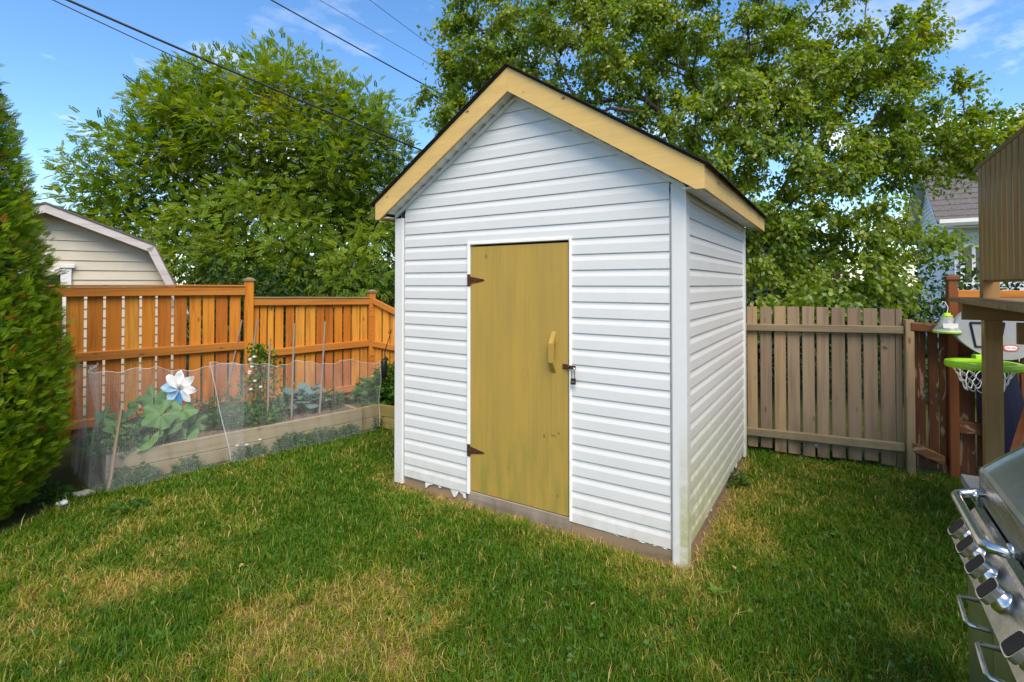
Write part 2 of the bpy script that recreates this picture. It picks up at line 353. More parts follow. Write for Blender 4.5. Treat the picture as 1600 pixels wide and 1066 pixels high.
t = NT('netting_hem')
a = t.n('ShaderNodeBsdfTransparent'); d = t.n('ShaderNodeBsdfDiffuse'); d.inputs['Color'].default_value = (.74, .76, .78, 1); m2 = t.n('ShaderNodeMixShader'); m2.inputs[0].default_value = .32
t.l(a.outputs[0], m2.inputs[1]); t.l(d.outputs[0], m2.inputs[2]); t.l(m2.outputs[0], t.out.inputs['Surface']); M['hem'] = t.m
def m_leaf(name, stops, trans=.35, rough=.5, spec=.35, use_random=False):
    """leaf colour differs leaf by leaf through the mesh attribute 'tint'"""
    t = NT(name)
    f = t.attr('tint') if not use_random else t.rnd()
    r = t.n('ShaderNodeValToRGB'); t.l(f, r.inputs[0]); e = r.color_ramp.elements
    while len(e) < len(stops): e.new(.5)
    for i, (p, c_) in enumerate(stops): e[i].position = p; e[i].color = (*c_, 1)
    b = t.n('ShaderNodeBsdfPrincipled'); t.l(r.outputs[0], b.inputs['Base Color']); b.inputs['Roughness'].default_value = rough; b.inputs['Specular IOR Level'].default_value = spec
    tr = t.n('ShaderNodeBsdfTranslucent')
    hs = t.n('ShaderNodeHueSaturation', Hue=.485, Saturation=1.1, Value=1.5); t.l(r.outputs[0], hs.inputs['Color']); t.l(hs.outputs[0], tr.inputs['Color'])
    m_ = t.n('ShaderNodeMixShader'); m_.inputs[0].default_value = trans; t.l(b.outputs[0], m_.inputs[1]); t.l(tr.outputs[0], m_.inputs[2]); t.l(m_.outputs[0], t.out.inputs['Surface'])
    return t.m
M['rowan'] = m_leaf('rowan_leaf', [(0, (.060, .140, .010)), (.5, (.165, .255, .014)), (.88, (.27, .325, .018)), (1, (.38, .34, .05))], trans=.45)
M['birch'] = m_leaf('broad_leaf', [(0, (.060, .135, .010)), (.5, (.170, .255, .014)), (.9, (.28, .32, .018)), (1, (.40, .31, .03))], trans=.48, spec=.5, rough=.38)
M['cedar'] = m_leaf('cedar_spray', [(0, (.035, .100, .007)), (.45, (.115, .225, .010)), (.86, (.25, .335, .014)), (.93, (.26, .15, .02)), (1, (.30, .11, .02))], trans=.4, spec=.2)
M['grass'] = m_leaf('grass_blade', [(0, (.035, .115, .004)), (.3, (.105, .205, .006)), (.52, (.235, .265, .010)), (.7, (.36, .28, .045)), (1, (.60, .45, .17))], trans=.4, spec=.25)
M['weed'] = m_leaf('weed_leaf', [(0, (.025, .085, .014)), (.6, (.055, .145, .02)), (1, (.13, .21, .03))])
M['squash'] = m_leaf('squash_leaf', [(0, (.075, .19, .05)), (1, (.13, .27, .065))], use_random=True, trans=.25)
M['kale'] = m_leaf('kale_leaf', [(0, (.12, .22, .20)), (1, (.2, .32, .31))], trans=.15)
M['bean'] = m_leaf('bean_leaf', [(0, (.03, .11, .012)), (.7, (.08, .21, .02)), (1, (.17, .28, .035))])
M['weed_leaf'] = m_leaf('rosette_leaf', [(0, (.05, .14, .02)), (1, (.12, .25, .03))], use_random=True)
M['dry_leaf'] = m_flat('dry_leaf', (.42, .26, .09), .8, 0, .2, .3, 60)
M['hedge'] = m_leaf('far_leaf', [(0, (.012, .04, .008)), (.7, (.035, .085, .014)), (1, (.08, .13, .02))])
M['petal'] = m_leaf('white_petal', [(0, (.75, .73, .7)), (1, (.8, .8, .78))], trans=.3)
M['red_petal'] = m_leaf('red_petal', [(0, (.55, .03, .02)), (1, (.7, .16, .04))], trans=.3)

# ------------------------------------------------------------------ lawn dryness, shared by the soil sheet and the blades
PATCH = [(gp(100, 945), .42, .75), (gp(190, 905), .28, 1.0), (gp(60, 880), .35, .6), (gp(185, 838), .14, .7), (gp(330, 870), .4, .42), (gp(610, 945), .3, .75), (gp(530, 1015), .36, .95), (gp(640, 1000), .3, .8),
         (gp(420, 975), .28, .9), (gp(480, 870), .10, .6), (gp(1205, 860), .26, 1.0), (gp(1190, 770), .3, .85), (gp(1190, 815), .22, .7), (gp(1110, 840), .12, .8), (gp(1405, 980), .16, 1.1), (gp(1000, 890), .22, .75), (gp(860, 850), .25, .65),
         (gp(770, 950), .1, .7), (gp(1250, 790), .2, .4), (gp(660, 790), .22, .7), (gp(330, 1050), .4, .45), (gp(760, 1040), .22, .4), (gp(1310, 730), .22, .5), (gp(40, 1020), .3, .5), (gp(240, 800), .25, .45), (gp(600, 740), .22, .8)]
LUSH = [(gp(470, 845), .30), (gp(740, 880), .35), (gp(850, 950), .4), (gp(1270, 960), .4), (gp(1190, 715), .2), (gp(560, 760), .3), (gp(1400, 890), .5), (gp(900, 1040), .4), (gp(250, 960), .25), (gp(1300, 860), .35)]
_gr = rng.random((64, 64)); _gr2 = rng.random((64, 64))
def vnoise(x, y, s, g=_gr):
    x = x / s; y = y / s; xi = np.floor(x).astype(int); yi = np.floor(y).astype(int); fx = x - xi; fy = y - yi
    fx = fx * fx * (3 - 2 * fx); fy = fy * fy * (3 - 2 * fy)
    a = g[xi % 64, yi % 64]; b = g[(xi + 1) % 64, yi % 64]; c = g[xi % 64, (yi + 1) % 64]; d = g[(xi + 1) % 64, (yi + 1) % 64]
    return (a * (1 - fx) + b * fx) * (1 - fy) + (c * (1 - fx) + d * fx) * fy
SC = Vector((.9892, 2.9433)); UA = R_(-32.5); UU = Vector((math.cos(UA), math.sin(UA))); VV = Vector((-UU.y, UU.x))
SW, SD_ = 2.2665, 2.2
def shed_local(x, y):
    dx = x - SC.x; dy = y - SC.y
    return dx * UU.x + dy * UU.y, dx * VV.x + dy * VV.y
def dryness(x, y):
    d = .20 * vnoise(x, y, .38) + .30 * vnoise(x + 7, y, .14, _gr2) + .20 * vnoise(x, y + 3, .05) - .17
    for p, r, a in PATCH:
        wob = 1 + .9 * (vnoise(x + 11, y + 5, .13, _gr2) - .5)
        d = d + a * .42 * np.clip(vnoise(x + 5, y + 2, .11) * .75 + vnoise(x, y + 8, .04, _gr2) * .45 - .08, 0, 1) * np.exp(-(((x - p.x) ** 2 + ((y - p.y) * .8) ** 2) / (r * r * wob * wob)))
    for p, r in LUSH: d = d - .24 * np.exp(-((x - p.x) ** 2 + (y - p.y) ** 2) / (r * r))
    a, b = shed_local(x, y)                # bare strip along the shed's foot
    dist = np.maximum(np.maximum(a, -SW - a), np.maximum(-b, b - SD_))
    d = d + .6 * np.exp(-np.maximum(dist, 0) / .10)
    return np.clip(d, 0, 1)
def gz_(x, y): return .022 * (vnoise(x, y, .7) - .5) + .012 * (vnoise(x + 4, y, .2, _gr2) - .5)

# ------------------------------------------------------------------ ground: one sheet out to the horizon
ax = np.concatenate([[-400, -150, -60, -30, -18, -12, -9], np.arange(-7, 7.01, .06), [9, 12, 18, 30, 60, 150, 400]])
ay = np.concatenate([[-400, -150, -60, -30, -12, -5, -2, -.5], np.arange(.5, 8.01, .06), [9, 10.5, 13, 18, 30, 60, 150, 400]])
gx, gy = np.meshgrid(ax, ay, indexing='ij'); near_m = (np.abs(gx) < 7.5) & (gy > 0) & (gy < 8.5)
gzv = np.where(near_m, gz_(gx, gy), 0)
nx, ny = gx.shape; idx = np.arange(nx * ny).reshape(nx, ny)
fc = np.stack([idx[:-1, :-1], idx[1:, :-1], idx[1:, 1:], idx[:-1, 1:]], -1).reshape(-1, 4)
me = fast_mesh('ground', np.stack([gx, gy, gzv], -1).reshape(-1, 3), fc, {'dry': dryness(gx, gy).ravel()})
t = NT('lawn_soil')
pv = t.coord('Position'); n1 = t.noise(pv, 60, 6, .7); n2 = t.noise(pv, 9, 4)
dr = t.attr('dry')
c = t.mix(t.ramp(n1, .35, .65), (.038, .050, .012), (.075, .085, .022))
c2 = t.mix(t.ramp(n1, .35, .65), (.14, .095, .05), (.27, .20, .10))
c = t.mix(t.ramp(dr, .22, .62), c, c2)
c = t.mix(t.math('MULTIPLY', t.ramp(n2, .55, .7), .35), c, (.085, .06, .035))
t.bsdf(c, .95, 0, .1, t.bump(n1, .9, .02)); M['lawn'] = t.m
link_mesh('ground', me, M['lawn'], smooth=True, kind='structure')

# ------------------------------------------------------------------ the white shed
shed = empty('garden_shed', (SC.x, SC.y, 0), UA, 'small white vinyl sided garden shed with yellow door and yellow roof trim', 'shed')
ZB, RR = .0813, .1016
EZ, AZ, FH, OF, OS, OB = 2.2668, 3.0914, .130, .122, .143, .38
SLOPE = (AZ - EZ) / (SW / 2 + OS)
def roof_z(x): return AZ - abs(x + SW / 2) * SLOPE      # top line of the rake board
LAP = [(.0005, .001), (-.0085, .0), (-.0098, .003), (-.0100, .060), (-.0040, .084), (-.0032, RR - .001)]
def lap_board(name, a0, a1, z0, face, clip=None):
    """one lap of siding. face: 'f' front, 's' right side, 'b' back, 'l' left."""
    vs = []; n = len(LAP)
    for a in (0, 1):
        for off, dz in LAP:
            z = z0 + dz; lo, hi = a0, a1
            if clip: lo, hi = max(lo, clip(z)[0]), min(hi, clip(z)[1])
            s = lo if a == 0 else max(hi, lo + .002)
            if face == 'f': vs.append((s, off, z))
            elif face == 's': vs.append((-off, s, z))
            elif face == 'b': vs.append((s, SD_ - off, z))
            else: vs.append((-SW + off, s, z))
    fs = [(i, i + 1, n + i + 1, n + i) for i in range(n - 1)] + [tuple(range(n)), tuple(range(2 * n - 1, n - 1, -1))]
    return MB().add(vs, fs).build(name, M['vinyl'], shed)
DX0, DX1, DZ1 = -1.555, -.708, 1.915     # outer edge of the door trim
def gclip(z):
    w = max(AZ - .165 - z, .001) / SLOPE
    return (-SW / 2 - w + .004, -SW / 2 + w - .004)
k = 0
while True:
    z = ZB + k * RR
    if z > AZ - .19: break
    wide = z < 2.05
    cl = None if z + RR < 2.1 else gclip
    x0, x1 = (-SW + .078, -.078) if z < 2.15 else (-SW, 0)
    if z + RR * .5 < DZ1:
        lap_board('siding_board', x0, DX0 + .002, z, 'f', cl); lap_board('siding_board', DX1 - .002, x1, z - (.0 if k else 0), 'f', cl)
    else: lap_board('siding_board', x0, x1, z, 'f', cl)
    lap_board('siding_board', -SW, 0, z, 'b', gclip if z + RR > 2.1 else None)
    k += 1
for k in range(21):
    lap_board('siding_board', .03, SD_ - .03, ZB + k * RR, 's'); lap_board('siding_board', .03, SD_ - .03, ZB + k * RR, 'l')
# solid core behind the laps
b = MB()
b.box(-SW + .03, DX0 + .0, .004, .05, ZB - .01, 2.12); b.box(DX1, -.03, .004, .05, ZB - .01, 2.12); b.box(DX0, DX1, .004, .05, DZ1, 2.12)
b.box(-.05, -.004, .05, SD_ - .05, ZB - .01, 2.12); b.box(-SW + .004, -SW + .05, .05, SD_ - .05, ZB - .01, 2.12); b.box(-SW + .05, -.05, SD_ - .05, SD_ - .004, ZB - .01, 2.12)
b.prism([(-SW + .03, 2.12), (-.03, 2.12), (-SW / 2, AZ - .17)], 'y', .004, .05); b.prism([(-SW + .03, 2.12), (-.03, 2.12), (-SW / 2, AZ - .17)], 'y', SD_ - .05, SD_ - .004)
b.build('wall_frame', M['wrap'], shed)
# corner posts: L-shaped vinyl with a lip
def corner(cx, cy, sx, sy, zb, zt):
    w = .078; d = .021; b = MB()
    pr = [(cx + sx * d, cy + sy * d), (cx + sx * d, cy - sy * (w - .02)), (cx + sx * (d - .006), cy - sy * (w - .012)), (cx - sx * .002, cy - sy * (w - .012)), (cx - sx * .002, cy - sy * .002),
          (cx - sx * (w - .01), cy - sy * .002), (cx - sx * (w - .01), cy + sy * (d - .006)), (cx - sx * (w - .018), cy + sy * d)]
    b.prism(pr, 'z', zb, zt); return b.build('corner_post', M['vinyl'], shed)
corner(0, 0, 1, -1, -.01, 2.2); corner(-SW, 0, -1, -1, .02, 2.148); corner(0, SD_, 1, 1, .02, 2.13); corner(-SW, SD_, -1, 1, .02, 2.13)
# door opening trim
b = MB(); b.box(DX0, DX0 + .024, -.020, .06, .085, DZ1 + .012, .004); b.build('door_trim', M['white_trim'], shed)
b = MB(); b.box(DX1 - .017, DX1, -.020, .06, .09, DZ1 + .012, .004); b.build('door_trim', M['white_trim'], shed)
b = MB(); b.box(DX0 + .0245, DX1 - .0175, -.0195, .06, DZ1 - .011, DZ1 + .0115, .004); b.build('door_trim', M['white_trim'], shed)
b = MB(); b.box(DX0 + .024, DX1 - .017, .062, .08, .08, DZ1); b.build('door_gap_backing', M['gap_black'], shed)  # black sheet added behind the door, its colour standing for shade in the gap
door = MB().box(DX0 + .030, DX1 - .026, -.010, .010, .112, DZ1 - .026, .0025).build('door', M['door'], shed)
def hinge(z):
    b = MB(); x = DX0 + .028
    b.add([(x, -.0135, z - .026), (x, -.0135, z + .026), (x + .05, -.0135, z + .018), (x + .118, -.0135, z + .006), (x + .126, -.0135, z), (x + .118, -.0135, z - .006), (x + .05, -.0135, z - .018),
           (x, -.0095, z - .026), (x, -.0095, z + .026), (x + .05, -.0095, z + .018), (x + .118, -.0095, z + .006), (x + .126, -.0095, z), (x + .118, -.0095, z - .006), (x + .05, -.0095, z - .018)],
          [(0, 1, 2, 3, 4, 5, 6)] + [(i, (i + 1) % 7, 7 + (i + 1) % 7, 7 + i) for i in range(7)])
    b.tube([(x - .003, -.018, z - .044), (x - .003, -.018, z + .044)], .0055, 8)
    b.box(x - .022, x - .004, -.0235, -.0205, z - .044, z + .044)
    for dx in (.025, .06, .095): b.tube([(x + dx, -.0135, z), (x + dx, -.017, z)], .004, 6)
    return b.build('hinge', M['rust'], door)
hinge(1.645); hinge(.402)
# chunky wooden pull handle with mitred ends
hx, hz0, hz1 = -.838, 1.028, 1.303
b = MB()
pr = [(-.010, hz1), (-.058, hz1 - .075), (-.058, hz0 + .075), (-.010, hz0), (-.010, hz0 + .055), (-.036, hz0 + .09), (-.036, hz1 - .09), (-.010, hz1 - .055)]
b.prism(pr, 'x', hx - .016, hx + .016); b.build('door_handle', M['door'], door)
b = MB().box(hx - .017, hx + .017, -.0145, -.0102, .62, hz0 - .004).build('stained_strip', M['door'], door)
# hasp
b = MB(); b.box(-.772, -.738, -.0145, -.0102, 1.062, 1.096, .002); b.box(-.739, -.672, -.030, -.026, 1.068, 1.092, .001); b.box(-.741, -.737, -.030, -.0102, 1.068, 1.092)
b.tube([(-.690, -.020, 1.08), (-.690, -.044, 1.08)], .007, 8); b.build('hasp', M['rust'], door)
# soffits, fascias, roof
def rake(side, y0, y1, nm='rake_board'):
    s = -1 if side == 'l' else 1; cx = -SW / 2; xe = s * (SW / 2 + OS); zt = lambda x: AZ - abs(x) * SLOPE
    hh = FH / math.cos(math.atan(SLOPE))
    pr = [(cx, zt(0)), (cx + xe, zt(xe)), (cx + xe, zt(xe) - FH), (cx + xe - s * .045, zt(xe) - FH + .0), (cx, zt(0) - hh * 1.06)]
    if side == 'r': pr = [(x + (.0015 if i in (0, 4) else 0), z) for i, (x, z) in enumerate(pr)]
    return MB().prism(pr, 'y', y0, y1).build(nm, M['trim'], shed)
rake('l', -OF, -OF + .02); rake('r', -OF, -OF + .02); rake('l', SD_ + OB - .02, SD_ + OB); rake('r', SD_ + OB - .02, SD_ + OB)
MB().box(OS - .02, OS - .0005, -OF + .0205, SD_ + OB - .0205, EZ - FH + .002, EZ + .006).build('eave_board', M['trim'], shed)
MB().box(-SW - OS + .0005, -SW - OS + .02, -OF + .0205, SD_ + OB - .0205, EZ - FH + .002, EZ + .006).build('eave_board', M['trim'], shed)
for s in (-1, 1):       # eave soffit
    x0, x1 = (.024, OS - .021) if s > 0 else (-SW - OS + .021, -SW - .024)
    MB().box(x0, x1, -OF + .021, SD_ + OB - .021, EZ - FH + .012, EZ - FH + .02).build('eave_soffit', M['soffit'], shed)
# raked soffit under the front overhang, ribbed panels one after the other
for s in (-1, 1):
    npan = 14; half = SW / 2 + .02
    for i in range(npan):
        a0, a1 = half * i / npan + .004, half * (i + 1) / npan
        za, zb_ = AZ - .166 - a0 * SLOPE, AZ - .166 - a1 * SLOPE
        cx = -SW / 2
        v = [(cx + s * a0, -OF + .021, za + .014), (cx + s * a0, -.004, za + .014), (cx + s * a1, -.004, zb_), (cx + s * a1, -OF + .021, zb_),
             (cx + s * a0, -OF + .021, za + .03), (cx + s * a0, -.004, za + .03), (cx + s * a1, -.004, zb_ + .025), (cx + s * a1, -OF + .021, zb_ + .025)]
        MB().add(v, [(0, 1, 2, 3), (4, 7, 6, 5), (0, 3, 7, 4), (1, 5, 6, 2), (0, 4, 5, 1), (3, 2, 6, 7)]).build('soffit_panel', M['soffit'], shed)
    # J trim between siding and soffit
    zt = AZ - .160
    pr = [(-SW / 2, zt - .004), (-SW / 2 + s * half, zt - half * SLOPE - .004), (-SW / 2 + s * half, zt - half * SLOPE - .034), (-SW / 2, zt - .034)]
    MB().prism(pr, 'y', -.026, -.003).build('gable_trim', M['soffit'], shed)
for s in (-1, 1):       # roof: decking plus shingle courses with ragged edges
    cx = -SW / 2; L0 = (SW / 2 + OS + .02)
    c_ = math.cos(math.atan(SLOPE))
    MB().prism([(cx, AZ + .006), (cx + s * L0, AZ + .006 - L0 * SLOPE), (cx + s * L0, AZ + .016 - L0 * SLOPE), (cx, AZ + .016)], 'y', -OF - .012, SD_ + OB + .012).build('roof_deck', M['dark_roof'], shed)
    for r in range(11):
        nsh = 9; a0 = L0 * (1 - r / 11.) + .012; a1 = max(a0 - L0 / 11 - .05, 0)
        b = MB()
        for q in range(nsh):
            y0 = -OF - .022 + (SD_ + OB + OF + .044) * q / nsh; y1 = y0 + (SD_ + OB + OF + .044) / nsh - .006
            j = rn(-.006, .006); h0, h1 = .015 + rn(0, .004), .015
            b.add([(cx + s * (a0 + j), y0, AZ - (a0 + j) * SLOPE + .017), (cx + s * (a0 + j), y1, AZ - (a0 + j) * SLOPE + .017), (cx + s * a1, y1, AZ - a1 * SLOPE + .017), (cx + s * a1, y0, AZ - a1 * SLOPE + .017),
                   (cx + s * (a0 + j), y0, AZ - (a0 + j) * SLOPE + h0 + .008), (cx + s * (a0 + j), y1, AZ - (a0 + j) * SLOPE + h0 + .008), (cx + s * a1, y1, AZ - a1 * SLOPE + h1 + .003), (cx + s * a1, y0, AZ - a1 * SLOPE + h1 + .003)],
                  [(0, 1, 2, 3), (4, 7, 6, 5), (0, 4, 5, 1), (1, 5, 6, 2), (2, 6, 7, 3), (3, 7, 4, 0)])
        b.build('shingle_row', M['dark_roof'], shed)
# footing timbers and torn wrap
MB().box(DX0 + .01, DX1 - .004, -.012, .09, -.02, .106, .006).build('door_sill', M['sill'], shed)
MB().box(DX1 - .02, -.07, -.004, .09, -.012, .076, .006).build('skid_beam', M['skid'], shed)
MB().box(-SW + .06, DX0 + .012, .006, .09, -.02, .074, .006).build('skid_beam', M['skid'], shed)
MB().box(-.11, -.005, .02, SD_ - .05, -.02, .072, .006).build('skid_beam', M['skid'], shed)
def ragged(x0, x1, n, zlo, y, side=False):
    b = MB(); xs = [x0 + (x1 - x0) * i / n for i in range(n + 1)]
    cu_ = [random.random() for _ in xs]
    for _ in range(2): cu_ = [(cu_[max(i - 1, 0)] + cu_[i] + cu_[min(i + 1, n)]) / 3 for i in range(n + 1)]
    lo = [ZB + .002 - zlo * min(max((c_ - .33) * 2.6, 0), 1) - .004 * random.random() for c_ in cu_]; vs = []
    for x, z in zip(xs, lo):
        dy = rn(-.006, .004)
        for o in (0, .0025):
            p0 = (x, y + o, ZB + .012); p1 = (x, y + dy + o, z)
            vs += ([(-p0[1], p0[0], p0[2]), (-p1[1], p1[0], p1[2])] if side else [p0, p1])
    fs = []
    for i in range(n):
        a = i * 4; c2 = a + 4
        fs += [(a, a + 1, c2 + 1, c2), (a + 2, c2 + 2, c2 + 3, a + 3), (a + 1, a + 3, c2 + 3, c2 + 1)]
    return b.add(vs, fs).build('torn_wrap', M['wrap'], shed)
ragged(-1.97, -1.80, 12, .045, -.004); ragged(-1.74, -1.575, 10, .055, -.004); ragged(-.50, -.40, 8, .028, -.004); ragged(-.36, -.10, 20, .010, -.004); ragged(.5, .72, 14, .03, -.004, True); ragged(1.5, 2.05, 30, .03, -.004, True)

# padlock hanging from the hasp
pm = Matrix.Translation((SC.x, SC.y, 0)) @ Matrix.Rotation(UA, 4, 'Z')
pl = empty('padlock', pm @ Vector((-.684, -.038, .975)), UA, 'small dark padlock hanging from the rusty hasp of the yellow shed door', 'padlock')
b = MB(); b.box(-.016, .016, -.009, .009, 0, .036, .004); b.build('lock_body', M['brass_dark'], pl)
MB().box(-.013, .013, -.0105, -.0092, .012, .024).build('lock_face', M['chrome'], pl)
pts = [(-.010, 0, .034)] + [(-.010, 0, .085)] + [(.010 * -math.cos(a), 0, .095 + .010 * math.sin(a)) for a in np.linspace(0, math.pi, 7)] + [(.010, 0, .034)]
MB().tube(pts, .0032, 8).build('shackle', M['chrome'], pl, True)

# ------------------------------------------------------------------ fences
def board(root, x0, x1, z0, z1, y0, mat, top=None, th=.018, name='fence_board', lean=0.0):
    """one board, a little crooked, origin at its foot"""
    b = MB(); zt0, zt1 = (top(x0), top(x1)) if top else (z1, z1)
    j = [rn(-.002, .002) for _ in range(4)]; w = x1 - x0; yb = rn(-.0015, .0015); c = .004
    vs = [(c, 0, 0), (w - c, 0, 0), (w, c, 0), (w, th, 0), (0, th, 0), (0, c, 0)]
    up = [(x + lean + j[0], y + yb, (zt0 + (zt1 - zt0) * x / w) - z0) for x, y, _ in vs]
    b.add(vs + up, [(i, (i + 1) % 6, 6 + (i + 1) % 6, 6 + i) for i in range(6)] + [(5, 4, 3, 2, 1, 0), (6, 7, 8, 9, 10, 11)])
    o = b.build(name, mat, root); o.location = (x0 + j[1], y0 + rn(-.001, .001), z0); return o
def rail(root, x0, x1, z0a, z0b, h, y0, y1, mat, name='fence_rail'):
    """rail running from x0 to x1 whose underside goes from z0a to z0b"""
    n = 6; b = MB(); c = .005
    ring = lambda z: [(y0 + c, z), (y1, z), (y1, z + h), (y0 + c, z + h), (y0, z + h - c), (y0, z + c)]
    vs = []
    for i in range(n + 1):
        f = i / n; z = z0a + (z0b - z0a) * f + (rn(-.002, .002) if 0 < i < n else 0)
        vs += [((x1 - x0) * f, y, zz - z0a) for y, zz in ring(z)]
    fs = [(i * 6 + k, i * 6 + (k + 1) % 6, (i + 1) * 6 + (k + 1) % 6, (i + 1) * 6 + k) for i in range(n) for k in range(6)] + [(5, 4, 3, 2, 1, 0), tuple(range(n * 6, n * 6 + 6))]
    o = b.add(vs, fs).build(name, mat, root); o.location = (x0, 0, z0a); return o
def post(root, x0, x1, y0, y1, z1, mat, cap=None):
    w = x1 - x0; d = y1 - y0
    o = MB().box(-w / 2, w / 2, -d / 2, d / 2, 0, z1 + .1, .006).build('fence_post', mat, root); o.location = ((x0 + x1) / 2, (y0 + y1) / 2, -.1)
    if cap:
        e = .012
        b = MB(); b.box(-w / 2 - e, w / 2 + e, -d / 2 - e, d / 2 + e, z1 + .1, z1 + .122)
        b.add([(-w / 2 - e, -d / 2 - e, z1 + .122), (w / 2 + e, -d / 2 - e, z1 + .122), (w / 2 + e, d / 2 + e, z1 + .122), (-w / 2 - e, d / 2 + e, z1 + .122), (0, 0, z1 + .145)], [(0, 1, 4), (1, 2, 4), (2, 3, 4), (3, 0, 4)])
        b.build('post_cap', cap, o)
    return o
LA = R_(40.3); LP = Vector((-4.39, 5.02)); LD = Vector((math.cos(LA), math.sin(LA)))
fl = empty('wooden_fence', (LP.x, LP.y, 0), LA, 'bright orange stained board fence behind the netted raised bed, stepping down at its middle post', 'fence', 'fences round the yard')
e1 = [(.008, .143), (.167, .293), (.313, .443), (.47, .594), (.616, .733), (.756, .877), (.901, 1.02), (1.045, 1.156), (1.174, 1.289), (1.308, 1.426), (1.446, 1.56)]
x = -.02
pre = []
while x > -1.9: pre.append((x - .132, x)); x -= .155
for a, b_ in pre[::-1] + e1: board(fl, a, b_, .10, 1.585, 0, M['stained'])
rail(fl, -2.0, 1.598, 1.50, 1.487, .094, -.042, -.002, M['stained_rail']); rail(fl, -2.0, 1.598, .845, .848, .092, -.042, -.002, M['stained_rail']); rail(fl, -2.0, 1.598, .17, .19, .085, -.042, -.002, M['stained_rail'])
rail(fl, -2.0, 1.598, 1.597, 1.584, .022, -.052, .03, M['stained_rail'], 'cap_rail')
post(fl, 1.600, 1.690, -.055, .035, 1.655, M['stained'], M['beige_rail'])
e2 = [(1.70, 1.763), (1.776, 1.849), (1.862, 1.929), (1.944, 2.041), (2.072, 2.171), (2.187, 2.297), (2.313, 2.434), (2.45, 2.549), (2.566, 2.667), (2.685, 2.788), (2.806, 2.903), (2.921, 3.03), (3.048, 3.14)]
for a, b_ in e2: board(fl, a, b_, .10, 1.44, 0, M['stained'])
rail(fl, 1.692, 3.148, 1.362, 1.335, .082, -.042, -.002, M['stained_rail']); rail(fl, 1.692, 3.148, .735, .762, .088, -.042, -.002, M['stained_rail']); rail(fl, 1.692, 3.148, .16, .175, .085, -.042, -.002, M['stained_rail'])
rail(fl, 1.692, 3.148, 1.446, 1.418, .02, -.05, .03, M['beige_rail'], 'cap_rail')
post(fl, 3.150, 3.240, -.055, .035, 1.50, M['stained_rail'], M['beige_rail'])
# return run behind the shed
CN = LP + LD * 3.195; BP = Vector((.10, 6.42))
BA = math.atan2(BP.y - CN.y, BP.x - CN.x); BL = (BP - CN).length
fb = empty('wooden_fence', (CN.x, CN.y, 0), BA, 'short orange fence run with a sloping top, from the corner post behind the shed', 'fence', 'fences round the yard')
tp = lambda x: 1.43 - .42 * min(x, .62)
x = .06
while x < BL - .1:
    w = rn(.10, .118); board(fb, x, x + w, .10, 0, 0, M['stained'], top=tp); x += w + rn(.012, .02)
rail(fb, .048, .62, 1.345, 1.345 - .42 * .575, .08, -.042, -.002, M['stained_rail']); rail(fb, .622, BL - .05, 1.09, 1.09, .08, -.042, -.002, M['stained_rail'])
rail(fb, .048, BL - .05, .755, .50, .08, -.042, -.002, M['stained_rail'])
# right-hand fence: weathered pine, then peeling red
RA = R_(-26); RP = Vector((2.255, 4.95))
fr = empty('board_fence', (RP.x, RP.y, 0), RA, 'low weathered grey-brown pine fence right of the shed, under the overhanging leaves', 'fence', 'fences round the yard')
er = [(.019, .108), (.13, .228), (.25, .346), (.362, .461), (.482, .579), (.599, .694), (.714, .817), (.836, .937), (.955, 1.058), (1.077, 1.182), (1.19, 1.236)]
x = -.004
while x > -.9: er.insert(0, (x - .095, x)); x -= .115
for i, (a, b_) in enumerate(er): board(fr, a, b_, .055 + rn(-.02, .02), 1.405 + rn(-.008, .008), 0, M['beige_board'])
rail(fr, -.95, 1.238, 1.152, 1.19, .066, -.042, -.002, M['beige_rail']); rail(fr, -.95, 1.238, .160, .186, .072, -.042, -.002, M['beige_rail'])
post(fr, 1.243, 1.306, -.062, .02, 1.312, M['beige_board'])
fq = empty('board_fence', (RP.x + math.cos(RA) * 1.3, RP.y + math.sin(RA) * 1.3, 0), RA, 'dark red-brown board fence with peeling stain and a taller post, behind the basketball hoop', 'fence', 'fences round the yard')
o = -1.3
for a, b_, zb_ in ((1.312, 1.389, .07), (1.411, 1.479, .07), (1.487, 1.533, .04)): board(fq, a + o, b_ + o, zb_, 1.262, .002, M['red_board'])
rail(fq, 1.312 + o - .03, 1.533 + o, 1.222, 1.212, .072, -.068, -.002, M['red_rail']); rail(fq, 1.312 + o - .028, 1.500 + o, .205, .115, .075, -.066, -.002, M['red_rail'])
post(fq, 1.536 + o, 1.600 + o, -.05, .03, 1.655, M['red_post'], M['red_rail'])
x = 1.606
while x < 4.2:
    w = rn(.118, .128) if x > 1.61 else .108; board(fq, x + o, x + w + o, .05, 1.566, .002, M['red_board']); x += w + .012
rail(fq, 1.602 + o, 4.2 + o, 1.505, 1.51, .062, -.044, 0, M['stained_rail']); rail(fq, 1.602 + o, 4.2 + o, .392, .38, .098, -.044, 0, M['red_rail'])
fg = empty('board_fence', (CN.x + (BP.x - CN.x), BP.y, 0), math.atan2(RP.y - .45 * -1 * 0 - BP.y, RP.x - BP.x), 'hidden run of weathered boards closing the yard behind the shed', 'fence', 'fences round the yard')
x = 0.02
GL = (RP - BP).length - .95
while x < GL: board(fg, x, x + .095, .06, 1.2, 0, M['beige_board']); x += .115
rail(fg, 0, GL, 1.05, 1.15, .066, -.042, -.002, M['beige_rail'])

